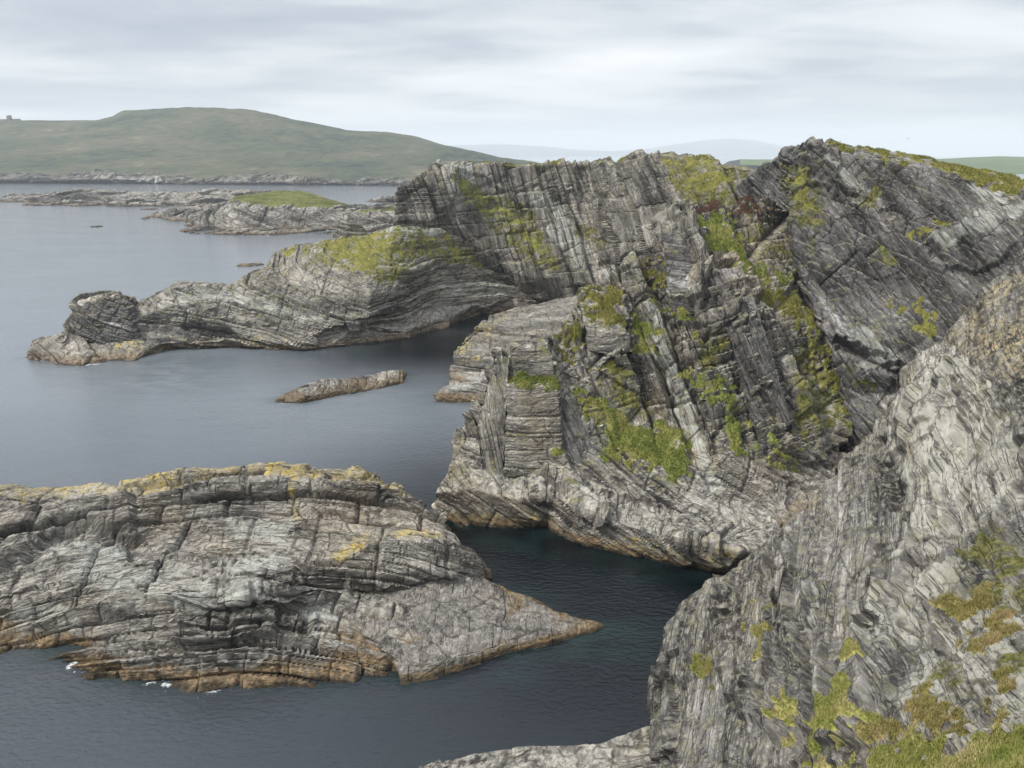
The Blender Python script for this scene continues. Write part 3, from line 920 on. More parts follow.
rows = [
    [(846, 470, -3), (880, 452, 212), (910, 440, 210), (960, 425, 205), (1060, 410, 190), (1200, 420, 160)],
    [(845, 440, 218), (875, 420, 217), (905, 405, 216), (950, 400, 211), (1060, 380, 196), (1200, 380, 168)],
    [(838, 402, 224), (872, 394, 224), (905, 386, 223), (950, 370, 218), (1060, 350, 203), (1200, 340, 175)],
    [(832, 352, 228), (860, 360, 223), (908, 376, 217), (950, 350, 214), (1060, 325, 203), (1200, 310, 180)],
    [(822, 322, 233), (850, 332, 228), (890, 345, 224), (950, 325, 219), (1060, 300, 208), (1200, 285, 188)],
    [(806, 290, 240), (850, 290, 237), (900, 295, 233), (960, 285, 228), (1060, 270, 215), (1200, 262, 196)],
    [(796, 250, 247), (840, 245, 245), (900, 245, 241), (960, 245, 235), (1060, 245, 221), (1200, 240, 204)],
    [(794, 212, 253), (840, 200, 252), (900, 205, 248), (960, 212, 241), (1060, 225, 226), (1200, 225, 212)],
    [(798, 178, 259), (830, 170, 258), (900, 180, 253), (960, 190, 246), (1060, 208, 231), (1200, 215, 220)],
    [(806, 145, 264), (831, 149, 263), (890, 161, 258), (941, 172, 251), (985, 183, 246), (1024, 193, 240), (1080, 206, 235), (1200, 213, 226)],
    [(807, 139.5, 268), (831, 141.5, 272), (890, 152, 268), (941, 161.5, 262), (985, 172.5, 258), (1024, 184.5, 252), (1080, 197, 247), (1200, 205, 238)],
]
FB = beds(-50, 15, 0)
rock_form("dark_wall", head, rows, 520, 0.32, FB, [(7.5, 26, 26, 2.4), (2.6, 11, 12, 0.9), (0.8, 5, 5, 0.28)], M_DARK, seed=35, under=True, fold=1.2, fold_len=26, soft=3,
          back=[(1, 6, -0.4, None), (3, 20, -2.5, None), (8, 60, -8, None), (12, 120, -20, None), (14, 140, -999, -5)], left=[(2, 5, -6, -5), (6, 16, -40, -5), (8, 20, -110, -5)],
          rough=0.4, rough_len=5, macro=1.6, macro_len=26, zoom=(2.5, 8, 3.5), tuft=0.45, thick=0.5, crags=WALL_CRAGS, cross=(beds(-22, 10), [(5.0, 18, 12, 1.1), (1.8, 7, 5, 0.5)]),
          grass=[(M_OLIVE, [c3((480, 40), (640, 60), (775, 90), (850, 115), (985, 150), (1400, 250), (1400, 300), (990, 184), (930, 178), (840, 150), (760, 117), (640, 82), (500, 60))]),
                 (M_OLIVE, [c3((655, 480), (700, 465), (740, 500), (700, 500)), c3((720, 520), (755, 545), (745, 560), (725, 545)), c3((700, 280), (745, 285), (730, 305), (705, 305))]),
                 (M_OLIVE, [c3((755, 262), (800, 250), (790, 272), (765, 278)), c3((375, 115), (410, 105), (425, 140), (430, 220), (400, 190), (380, 150))])],
          moss=[c3((380, 110), (430, 120), (470, 240), (440, 330), (400, 250)), c3((560, 185), (610, 190), (610, 235), (565, 235)), c3((535, 630), (610, 670), (600, 690), (560, 670)), c3((600, 320), (650, 340), (640, 370), (600, 360))],
          pale=[c3((500, 510), (580, 550), (650, 600), (680, 640), (600, 600), (510, 540)), c3((840, 150), (985, 220), (960, 260), (850, 190)), c3((430, 60), (500, 110), (640, 220), (600, 240), (480, 140)), c3((740, 290), (900, 230), (930, 290), (760, 330))])

# ------------------------------------------------------------------ back promontory, its high cliff and the low ramp
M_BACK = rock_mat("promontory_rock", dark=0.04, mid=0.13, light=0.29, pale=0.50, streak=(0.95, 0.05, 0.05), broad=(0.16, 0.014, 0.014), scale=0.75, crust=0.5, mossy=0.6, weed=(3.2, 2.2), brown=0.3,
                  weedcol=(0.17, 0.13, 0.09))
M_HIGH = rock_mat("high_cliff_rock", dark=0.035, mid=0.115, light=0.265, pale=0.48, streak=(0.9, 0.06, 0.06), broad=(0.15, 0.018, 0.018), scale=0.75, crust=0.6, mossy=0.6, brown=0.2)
prom = holder("layered_promontory", "long grey layered promontory running out to a low dark knob, with a high cliff behind it", "cliff", at(350, 300, 420), kind="structure")
rows = [
    [(28, 359, 0), (55, 364, 0), (82, 366, 0), (135, 361, 0), (165, 350, 0), (230, 348, 0), (303, 350, 0), (370, 344, 0), (408, 338, 0), (433, 330, 0), (485, 323, 0), (540, 318, 0), (610, 318, 0)],
    [(29, 352, -3), (58, 355, -3), (84, 356, -3), (130, 353, -3), (166, 344, -4), (230, 341, -4), (303, 343, -4), (370, 336, -4), (408, 330, -4), (433, 322, -4), (485, 315, 464), (540, 308, 482), (610, 308, 480)],
    [(31, 344, -6), (62, 340, -9), (68, 338, 368), (128, 338, 371), (168, 328, 380), (230, 322, 385), (303, 325, 382), (370, 318, 384), (408, 312, 414), (433, 310, 443), (485, 303, 468), (540, 298, 484), (610, 300, 480)],
    [(34, 342, 372), (62, 336, 372), (73, 318, 373), (127, 320, 375), (172, 306, 386), (230, 302, 392), (303, 303, 390), (370, 296, 392), (408, 290, 417), (433, 292, 447), (485, 285, 472), (540, 288, 486), (610, 292, 480)],
    [(36, 341, 377), (63, 335, 376), (82, 304, 377), (118, 297, 380), (129, 309, 386), (176, 288, 394), (232, 288, 400), (290, 280, 404), (350, 275, 404), (410, 270, 420), (440, 272, 452), (485, 272, 476), (540, 280, 488), (610, 284, 481)],
    [(38, 341, 383), (64, 335, 382), (83, 303, 384), (119, 296, 387), (131, 311, 392), (178, 284, 404), (230, 286, 410), (262, 268, 420), (320, 256, 425), (390, 248, 428), (440, 254, 457), (485, 264, 481), (540, 275, 491), (610, 280, 483)],
    [(40, 341, 390), (66, 336, 390), (84, 304, 392), (120, 297, 394), (134, 311, 399), (179, 285, 413), (232, 286, 420), (264, 266, 432), (281, 248, 448), (340, 239, 452), (400, 228, 450), (440, 232, 466), (500, 254, 490), (540, 268, 496), (610, 276, 486)],
]
PB = beds(-13, 8, 0)
PITCHED = dict(fold=2.2, fold_len=60, crags=[(c2((190, 560), (240, 515), (300, 510), (380, 480), (385, 515), (300, 548), (200, 565)), -4.0), (c1((450, 575), (560, 578), (590, 610), (470, 612)), -3.0), (c1((760, 600), (840, 570), (850, 590), (780, 620)), -4.0), (c1((880, 560), (1000, 530), (1000, 570), (880, 600)), -2.5), (c1((165, 570), (200, 510), (290, 500), (318, 530), (300, 610), (165, 610)), 2.0)])
rock_form("layered_cliff", prom, rows, 720, 0.5, PB, [(6.5, 34, 26, 3.0), (2.6, 14, 12, 1.3), (0.9, 6, 6, 0.4)], M_BACK, seed=41, soft=2,
          back=[(2, 8, -3, None), (4, 22, -14, None), (8, 45, -45, None), (8, 60, -999, -5)], left=[(-2, 3, -2, -4), (-3, 9, -6, -6), (-1, 16, -14, -6)], rough=0.95, rough_len=6, aniso=0.22, macro=1.8, macro_len=36,
          zoom=(2.0, 5, 6), tuft=0.6, thick=0.4, holes=1.0, **PITCHED,
          grass=[(M_OLIVE, [c1((800, 370), (860, 345), (930, 335), (960, 400), (940, 430), (880, 445), (840, 415), (800, 400)), c1((680, 385), (700, 385), (710, 400), (690, 405))]),
                 (M_OLIVE, [c2((120, 300), (190, 300), (230, 345), (310, 365), (320, 388), (230, 368), (150, 350), (90, 330))]),
                 (M_OLIVE, [c2((0, 330), (70, 330), (110, 345), (60, 355), (0, 350)), c2((30, 410), (60, 415), (55, 445), (10, 440), (0, 430))])],
          moss=[c1((700, 390), (990, 330), (1020, 420), (940, 470), (830, 440)), c2((60, 280), (320, 360), (320, 395), (60, 360))],
          ochre=[c1((180, 660), (330, 600), (400, 640), (330, 670), (200, 690)), c1((420, 600), (700, 600), (720, 640), (420, 640))],
          pale=[c1((440, 480), (560, 500), (900, 585), (900, 597), (560, 520), (440, 495)), c2((0, 270), (200, 270), (180, 300), (0, 320)), c2((150, 420), (390, 440), (380, 480), (150, 470))])

rows = [
    [(62, 352, 368), (80, 352, 366), (105, 352, 366), (130, 350, 368)],
    [(64, 336, 370), (80, 334, 367), (105, 334, 367), (131, 332, 370)],
    [(70, 322, 373), (81, 316, 370), (106, 314, 370), (130, 318, 373)],
    [(80, 308, 377), (86, 304, 375), (106, 297, 375), (126, 300, 378)],
    [(86, 303, 380), (92, 300, 380), (108, 295, 380), (121, 295, 383)],
]
rock_form("end_knob", prom, rows, 120, 0.45, beds(-24, 6), [(4.5, 6, 6, 1.8), (1.7, 3.5, 3.5, 0.9), (0.6, 2, 2, 0.3)], M_DARK, seed=49, under=False, soft=1, macro=0.5, rough=0.5, rough_len=3, tilt_k=0.3,
          back=[(1, 4, -1, None), (3, 10, -6, None), (4, 14, -20, None)], left=[(0, 3, -2, -4), (2, 8, -14, -5)], right=[(2, 3, -3, -4), (3, 7, -14, -5)])
rows = [
    [(392, 262, 446), (424, 262, 444), (470, 268, 440), (512, 282, 432), (530, 296, 432), (563, 300, 430), (580, 312, 425), (622, 312, 415), (690, 312, 402), (780, 312, 385), (860, 312, 350)],
    [(390, 240, 448), (424, 238, 446), (470, 248, 440), (512, 272, 428), (535, 278, 424), (563, 278, 428), (585, 290, 424), (620, 288, 412), (680, 280, 396), (780, 280, 376), (860, 280, 350)],
    [(392, 221, 450), (424, 222, 447), (462, 232, 440), (500, 255, 430), (540, 262, 428), (570, 262, 432), (600, 268, 428), (618, 262, 406), (660, 255, 394), (760, 250, 372), (860, 250, 350)],
    [(396, 200, 452), (426, 202, 450), (450, 212, 442), (490, 235, 435), (540, 240, 437), (575, 238, 441), (606, 240, 434), (614, 235, 412), (650, 225, 396), (740, 225, 376), (860, 220, 350)],
    [(399, 188, 454), (427, 184, 452), (450, 192, 445), (490, 210, 442), (540, 212, 446), (580, 210, 449), (605, 212, 440), (613, 205, 417), (650, 195, 400), (740, 195, 380), (860, 195, 350)],
    [(410, 184, 456), (428, 174, 455), (452, 178, 449), (490, 186, 448), (540, 186, 452), (580, 184, 455), (608, 184, 444), (616, 178, 422), (655, 172, 404), (740, 180, 385), (860, 185, 350)],
    [(418, 180, 460), (438, 163, 458), (471, 164, 455), (521, 164.5, 456), (560, 163, 458), (591, 164, 458), (610, 164, 449), (623, 160, 430), (640, 153, 416), (672, 155.5, 410), (720, 162, 398), (769, 173, 376), (860, 178, 350)],
]
HB = beds(-70, 14, 0)
_dY = lambda x: float(np.interp(x, [392, 440, 480, 600, 625, 700, 780], [8, 25, 48, 48, 25, 10, 0]))
rows = [[(x, y, Y + _dY(x)) for (x, y, Y) in r] for r in rows]
HIGH_CRAGS = [(c2((45, 160), (130, 130), (165, 95), (215, 110), (200, 230), (120, 265), (40, 265)), 2.5), (c2((592, 100), (660, 90), (668, 370), (620, 380), (602, 200)), 2.2), (c2((690, 100), (790, 70), (800, 260), (790, 330), (690, 370)), 2.2),
              (c2((215, 110), (300, 130), (420, 230), (400, 380), (330, 370), (210, 250)), -2.2), (c2((560, 110), (598, 100), (606, 260), (575, 260)), -2.2), (c2((430, 150), (480, 160), (600, 330), (620, 410), (560, 400), (470, 280)), -1.8), (c2((500, 95), (556, 100), (560, 180), (510, 170)), 1.6)]
rock_form("high_cliff", prom, rows, 600, 0.5, HB, [(15, 24, 26, 3.6), (6.0, 12, 11, 1.5), (1.8, 7, 6, 0.5)], M_HIGH, seed=53, under=False, soft=2, holes=0.6, crags=HIGH_CRAGS, cross=(beds(6, -10), [(9, 16, 16, 2.2), (3.5, 8, 8, 0.9)]),
          back=[(0, 6, 0.3, None), (2, 30, 0.5, None), (5, 90, -3, None), (8, 160, -20, None), (8, 180, -999, -5)], left=[(2, 6, -3, -4), (4, 16, -20, -5), (6, 40, -110, -6)], rough=0.45, rough_len=8,
          macro=2.0, macro_len=34, fold=2.0, fold_len=40, zoom=(2, 4, 7), tuft=0.6, thick=0.5,
          grass=[(M_GRASS, [c2((205, 140), (260, 145), (290, 185), (330, 210), (400, 230), (430, 270), (400, 265), (350, 250), (290, 240), (300, 210), (250, 190))]),
                 (M_GRASS, [c2((400, 300), (440, 305), (490, 355), (470, 360), (430, 335)), c2((425, 440), (465, 440), (465, 460), (425, 458))]),
                 (M_OLIVE, [c2((880, 130), (960, 115), (1000, 140), (960, 180), (900, 185), (870, 160))]),
                 (M_OLIVE, [c2((810, 85), (900, 75), (960, 95), (900, 110), (830, 110))]),
                 (M_OLIVE, [c2((270, 92), (430, 90), (600, 88), (690, 80), (690, 70), (780, 55), (967, 78), (1110, 112), (1300, 140), (1300, 90), (800, 30), (200, 70))])],
          moss=[c2((200, 130), (440, 230), (520, 390), (440, 400), (320, 280)), c2((560, 250), (680, 330), (640, 340), (560, 300)), c2((800, 70), (1100, 110), (1050, 230), (860, 230), (820, 150))],
          pale=[c2((430, 150), (470, 160), (560, 270), (620, 400), (560, 400), (480, 280), (430, 220)), c2((620, 395), (670, 395), (670, 425), (640, 425)), c2((160, 95), (250, 100), (260, 130), (190, 130))])

M_LOWRAMP = rock_mat("low_ramp_rock", dark=0.05, mid=0.13, light=0.26, pale=0.42, crust=0.25, mossy=0.2, weed=(3.2, 2.4), joint=(0.30, 0.14, 0.14))
rows = [
    [(437, 402, 0), (470, 403, 0), (500, 410, 0), (560, 420, 0), (640, 430, 0)],
    [(436, 392, -2.5), (470, 393, -3), (500, 395, -5), (560, 400, -9), (640, 410, -9)],
    [(447, 384, -4), (470, 384, -6), (493, 380, -9), (560, 385, -13), (640, 390, -16)],
    [(452, 374, 330), (466, 374, 328), (492, 374, 326), (560, 370, 322), (640, 370, 318)],
    [(454, 358, 333), (470, 358, 331), (492, 360, 329), (560, 345, 330), (640, 345, 325)],
    [(455, 352, 337), (472, 340, 348), (510, 335, 355), (570, 325, 358), (640, 320, 350)],
    [(472, 334, 352), (485, 326, 368), (520, 322, 374), (570, 312, 380), (640, 300, 378)],
    [(490, 316, 392), (506, 314, 410), (530, 311, 420), (570, 303, 425), (640, 293, 415)],
    [(500, 312, 450), (512, 309, 462), (535, 305, 468), (575, 297, 470), (640, 288, 460)],
]
rock_form("low_ramp", prom, rows, 300, 0.45, beds(-8, -15), [(5.0, 14, 12, 2.0), (1.8, 8, 7, 0.9), (0.6, 3, 3, 0.3)], M_LOWRAMP, seed=61, soft=1, amp=0.9,
          back=[(-1, 3, -3, None), (-2, 8, -20, None), (-2, 8, -999, -5)], left=[(0, 3, -3, -4), (1, 8, -30, -6)], macro=0.8, rough=0.5, zoom=(2, 3, 4),
          ochre=[[(452, 352), (490, 312), (508, 314), (500, 326), (475, 345), (462, 356)], [(462, 357), (490, 358), (490, 363), (462, 363)]], pale=[[(438, 384), (470, 376), (495, 380), (492, 390), (440, 390)]])

# ------------------------------------------------------------------ rock islet in front
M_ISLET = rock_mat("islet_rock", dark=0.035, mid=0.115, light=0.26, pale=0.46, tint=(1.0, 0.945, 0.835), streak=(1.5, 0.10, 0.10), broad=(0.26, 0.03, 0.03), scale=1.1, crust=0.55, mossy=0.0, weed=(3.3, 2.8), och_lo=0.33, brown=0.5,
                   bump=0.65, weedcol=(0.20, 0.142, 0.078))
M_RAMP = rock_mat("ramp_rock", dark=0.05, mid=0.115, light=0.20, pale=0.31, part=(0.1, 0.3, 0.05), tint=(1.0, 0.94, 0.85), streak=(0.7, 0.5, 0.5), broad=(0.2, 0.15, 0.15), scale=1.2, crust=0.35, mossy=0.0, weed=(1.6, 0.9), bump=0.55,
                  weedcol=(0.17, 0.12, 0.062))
islet = holder("rock_islet", "large layered grey rock islet with a yellow lichened crest and brown weed along its waterline", "islet", at(240, 600, 145))
rows = [
    [(-160, 652, 0), (-60, 651, 0), (0, 651, 0), (40, 655, 0), (70, 652, 0), (91, 677, 0), (130, 678, 0), (165, 683, 0), (197, 690, 0), (232, 684, 0), (299, 676, 0), (345, 677, 0), (375, 677, 0), (398, 674, 0), (440, 655, 0)],
    [(-160, 630, -3), (-60, 628, -3), (0, 626, -3), (40, 628, -3), (75, 632, -3.5), (95, 655, -3), (130, 658, -3), (165, 660, -3.5), (200, 662, -4), (234, 657, -4), (299, 654, -3.5), (345, 650, -3), (375, 655, -2.6), (398, 648, -2.6), (440, 630, -2.4)],
    [(-160, 612, -6), (-60, 610, -6), (0, 608, -6), (45, 610, -6), (85, 610, -6.5), (105, 625, -6), (135, 628, -6), (185, 630, -7), (205, 640, -7), (230, 632, -7.5), (262, 625, -7), (300, 615, -7), (322, 605, -6), (360, 602, -4.6), (440, 592, -4)],
    [(-160, 596, -8.5), (-60, 592, -8.5), (0, 590, -8.5), (45, 590, -9), (95, 588, -9.5), (125, 592, -9.5), (160, 598, -10), (190, 606, -9.5), (208, 606, -10), (232, 604, -9.5), (270, 600, -9), (300, 596, -8), (318, 594, -7.5), (350, 597, -5), (405, 590, -4.6), (469, 579, -4.5)],
    [(-160, 578, -11), (-60, 572, -11), (0, 566, -11), (45, 566, -11.5), (100, 570, -11.5), (130, 575, -11.5), (160, 580, -12), (190, 588, -12), (212, 596, -12), (240, 596, -12), (285, 588, -11), (306, 582, -10.5), (322, 580, -9.5), (345, 580, -8.5), (405, 572, -8.5), (470, 562, -8)],
    [(-160, 562, -12), (-60, 556, -12.5), (0, 548, -13), (45, 545, -13.5), (100, 552, -13.5), (130, 560, -13), (170, 566, -13.5), (210, 574, -13.5), (235, 578, -13), (270, 572, -13), (305, 562, -13), (325, 560, -12.5), (345, 560, -12), (370, 546, -13), (400, 543, -12.5), (458, 541, -12)],
    [(-160, 545, 158), (-60, 535, 158), (0, 526, 157), (45, 530, 156), (100, 534, 155), (128, 545, 153), (170, 548, 153), (210, 556, 152), (240, 560, 151), (275, 548, 152), (305, 542, 153), (328, 535, 155), (350, 531, 156), (380, 529, 158), (410, 528, 159), (445, 527, 160)],
    [(-160, 520, 164), (-60, 512, 164), (0, 510, 163), (45, 515, 162), (100, 515, 161), (130, 520, 159), (170, 520, 159), (210, 520, 159), (250, 525, 158), (285, 520, 159), (310, 515, 160), (335, 512, 161), (360, 510, 162), (390, 512, 163), (415, 512, 164), (432, 515, 165)],
    [(-160, 508, 168), (-60, 500, 168), (0, 503, 166), (40, 507, 165), (75, 504, 165), (118, 497, 165), (150, 493, 165), (185, 489, 166), (220, 490, 166), (260, 486, 166), (290, 490, 166), (318, 488, 167), (340, 482, 168), (362, 478, 169), (385, 488, 169), (405, 497, 169), (428, 510, 169)],
    [(-160, 500, 172), (-60, 494, 172), (0, 497, 170), (32, 501, 170), (70, 497, 171), (116, 488, 172), (151, 481, 173), (185, 472, 174), (218, 473, 174), (271, 467, 174), (316, 471, 174), (336, 470, 174), (354, 466, 175), (379, 477, 174), (403, 488, 173), (428, 511, 172)],
]
IB = beds(-2, -28, 0)
ISLET_CRAGS = [(c6((-20, 100), (200, 95), (385, 130), (385, 235), (240, 212), (130, 232), (60, 295), (-20, 340)), 2.2), (c6((130, 240), (240, 218), (385, 250), (370, 268), (200, 255), (60, 322), (-20, 365), (-20, 345), (60, 300)), -1.6),
               (c7((100, 265), (160, 215), (350, 205), (412, 300), (180, 347), (120, 352)), 1.6), (c6((360, 260), (400, 250), (420, 300), (370, 310)), -1.2), (c6((500, 550), (520, 490), (640, 540), (660, 610), (560, 590)), 1.5),
               (c6((300, 450), (390, 440), (390, 480), (310, 470)), 1.4), (c6((790, 430), (880, 410), (900, 530), (790, 530)), -1.4), (c6((450, 230), (640, 300), (640, 360), (470, 320)), 1.3), (c6((640, 310), (840, 330), (900, 400), (660, 410)), 1.3),
               (c6((370, 360), (560, 400), (600, 440), (440, 440)), 1.2), (c6((660, 480), (800, 430), (780, 530), (660, 540)), 1.0)]
rock_form("rock_body", islet, rows, 900, 0.24, IB, [(5.2, 15, 12, 3.3), (2.1, 8, 7, 1.3), (0.75, 4, 4, 0.2)], M_ISLET, seed=72, soft=3, fold=2.2, fold_len=40, arch=(-52.0, 0.0035), crags=ISLET_CRAGS, rough=0.35, rough_len=4, macro=1.3, macro_len=20, tilt_k=0.6,
          back=[(0, 4, -1.5, None), (0, 12, -8, None), (0, 22, -18, None), (0, 28, -999, -5)], right=[(3, 3, -2, -4), (5, 7, -8, -5), (6, 10, -30, -6)], zoom=(4, 7, 2.6),
          ochre=[c6((-20, 105), (90, 115), (200, 95), (330, 75), (430, 55), (525, 50), (620, 55), (770, 35), (910, 50), (910, 80), (780, 82), (640, 85), (540, 85), (420, 130), (330, 120), (200, 150), (90, 150), (-20, 150)),
                 c7((0, 45), (140, 20), (200, 50), (270, 100), (240, 110), (190, 75), (130, 55), (0, 75)), c7((75, 235), (110, 205), (170, 195), (330, 180), (335, 200), (180, 215), (160, 235), (100, 265)), c6((820, 110), (850, 100), (850, 180), (830, 180))],
          pale=[c6((120, 230), (350, 270), (380, 320), (560, 350), (640, 420), (560, 470), (380, 420), (200, 350)), c6((640, 400), (850, 400), (900, 400), (900, 420), (800, 440), (640, 430)), c6((650, 190), (820, 190), (820, 320), (650, 400)),
                c6((30, 420), (200, 440), (250, 520), (50, 520)), c7((0, 340), (110, 400), (100, 480), (30, 420))])
# the ramp that slopes into the water beside it
rows = [
    [(403, 683, 0), (430, 680, 0), (470, 668, 0), (515, 653, 0), (560, 641, 0), (604, 629, 0)],
    [(402, 671, -1.9), (430, 667, -1.9), (470, 657, -1.7), (515, 643, -1.4), (560, 633, -1.0), (604, 626.5, -0.3)],
    [(398, 660, -2.6), (428, 658, -2.5), (470, 648, -2.3), (515, 636, -1.9), (560, 628, -1.3), (603, 624.5, -0.5)],
    [(360, 630, -3.6), (400, 632, -3.4), (450, 626, -3.0), (505, 618, -2.3), (550, 617, -1.4), (596, 622, -0.5)],
    [(318, 592, -4.9), (365, 598, -4.6), (420, 598, -4.2), (480, 598, -3.0), (530, 606, -1.5), (580, 619, -0.4)],
    [(310, 575, -5.6), (360, 578, -5.4), (420, 576, -5.2), (468, 573, -4.6), (500, 588, -2.0), (560, 614, -0.4)],
]
rock_form("rock_ramp", islet, rows, 420, 0.2, beds(2, -6, 0), [(1.1, 7, 6, 0.62), (0.45, 2.6, 2.4, 0.28), (0.2, 1.1, 1.1, 0.12)], M_RAMP, seed=83, soft=2, fold=0.6, fold_len=16, rough=0.15, rough_len=2.5, macro=0.55, macro_len=8,
          back=[(1, 2, -1.5, None), (2, 5, -8, None)], left=[(-0.5, 0.8, -1.2, -4), (-1.5, 2, -5, -6)], right=[(1, 0.5, -0.6, -3), (3, 1, -3, -5)])

# ------------------------------------------------------------------ small rocks and low islands out in the bay
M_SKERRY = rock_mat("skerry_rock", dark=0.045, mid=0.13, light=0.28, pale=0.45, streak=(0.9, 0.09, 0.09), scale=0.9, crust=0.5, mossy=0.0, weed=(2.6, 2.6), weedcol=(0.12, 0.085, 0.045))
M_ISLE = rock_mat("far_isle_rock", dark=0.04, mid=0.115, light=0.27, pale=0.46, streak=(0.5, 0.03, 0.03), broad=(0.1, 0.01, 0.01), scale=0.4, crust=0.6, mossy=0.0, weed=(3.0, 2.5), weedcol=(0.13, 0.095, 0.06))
M_FARGRASS = turf_mat("island_grass", [(0.10, 0.10, 0.04), (0.17, 0.185, 0.06), (0.24, 0.24, 0.10)], scale=0.15, bump=0.2)


def skerry(name, label, cat, rows, nu, res, lv, mat, seed, group=None, back=None, sides=3.0, **kw):
    o = rock_form(name, None, rows, nu, res, beds(kw.pop("dip", -10), kw.pop("rise", 10)), lv, mat, seed=seed, soft=1,
                  back=back or [(0, 2, -1, None), (0, 5, -3, None), (0, 8, -999, -4)], left=[(-sides * 0.5, 1, -1, -3), (-sides, 2, -3, -5)], right=[(sides * 0.5, 1, -1, -3), (sides, 2, -3, -5)], **kw)
    tag(o, label, cat, group)
    return o


skerry("low_rock", "small flat pale rock alone in the bay between the islet and the promontory", "rock",
       [[(276, 402, 0), (300, 403, 0), (330, 398, 0), (360, 392, 0), (399, 384, 0)],
        [(279, 398, -1.0), (305, 397, -1.8), (332, 392, -1.9), (360, 386, -1.6), (399, 381, -1.0)],
        [(284, 394, -1.7), (308, 386, -3.6), (335, 380, -3.6), (362, 380, -2.6), (385, 374, -2.4), (399, 371, -2.6)],
        [(290, 392, -1.8), (312, 383, -3.8), (335, 378, -3.6), (364, 377, -2.6), (390, 371, -2.8), (399, 369.5, -2.6)]],
       240, 0.25, [(1.5, 12, 6, 0.9), (0.6, 5, 3, 0.45)], M_SKERRY, 91, macro=0.3, macro_len=9, rough=0.3, dip=16)
skerry("low_rock", "tiny dark wave-washed rock close off the promontory's stepped back, near the green-topped island", "rock",
       [[(237, 266.5, 0), (250, 266.5, 0), (262, 265, 0)], [(238, 265, -1.0), (250, 264.5, -1.4), (262, 264, -0.8)], [(240, 264, -1.2), (250, 263, -2), (261, 263, -1)]],
       50, 0.4, [(1.4, 8, 6, 0.5)], M_SKERRY, 92, macro=0.3, rough=0.3)
skerry("low_rock", "smallest dark rock awash in open water, left of the low islands", "rock",
       [[(90, 227, 0), (97, 227, 0), (103, 226.5, 0)], [(91, 226.4, -0.9), (97, 226, -1.3), (102, 226, -0.8)], [(92, 226, -1), (97, 225.4, -1.6), (101, 225.6, -1)]],
       30, 0.5, [(1.4, 8, 6, 0.4)], M_SKERRY, 93, macro=0.2, rough=0.2)
skerry("low_rock", "short dark strip of rock awash just in front of the long low skerry", "rock",
       [[(140, 209.6, 0), (150, 209.6, 0), (159, 209.2, 0)], [(141, 208.8, -1.2), (150, 208.4, -2), (158, 208.6, -1)], [(142, 208.4, -1.4), (150, 207.8, -2.4), (157, 208.2, -1.2)]],
       40, 0.6, [(1.6, 8, 6, 0.5)], M_SKERRY, 94, macro=0.2, rough=0.2)
BK = [(0, 20, -4, None), (0, 60, -12, None), (0, 90, -999, -5)]
skerry("skerry", "long low grey skerry lying farthest out, left of the green-topped island", "skerry",
       [[(2, 204.5, 0), (40, 206, 0), (90, 206, 0), (150, 206, 0), (200, 206, 0), (260, 206, 0)],
        [(3, 202, 1640), (40, 203, 1610), (90, 202, 1615), (150, 202, 1610), (200, 202, 1610), (260, 202, 1610)],
        [(6, 197, 1650), (40, 196, 1625), (90, 195, 1630), (150, 196, 1630), (200, 197, 1630), (260, 197, 1630)],
        [(12, 194.5, 1680), (40, 192, 1680), (90, 190.5, 1690), (150, 192, 1690), (200, 192, 1690), (260, 192, 1690)]],
       420, 1.2, [(9, 60, 40, 9), (3, 22, 16, 3.5)], M_ISLE, 95, macro=5, macro_len=60, rough=2.5, rough_len=20, back=BK, sides=25, dip=-8)
skerry("skerry", "low dark skerry with sloping slabs, between the long skerry and the green-topped island", "skerry",
       [[(147, 219.5, 0), (165, 221.5, 0), (190, 222, 0), (230, 223, 0), (262, 224, 0)],
        [(150, 217, 1230), (168, 217, 1190), (192, 217, 1185), (230, 217, 1180), (262, 217, 1180)],
        [(156, 213, 1240), (172, 210.5, 1200), (195, 209, 1200), (230, 208, 1200), (262, 207, 1200)],
        [(162, 210, 1260), (180, 207, 1230), (200, 206, 1230), (230, 205, 1240), (262, 205, 1240)]],
       260, 0.9, [(8, 40, 30, 7.0), (2.5, 16, 12, 2.6)], M_ISLE, 96, macro=4, macro_len=50, rough=2, rough_len=15, back=BK, sides=12, dip=14)
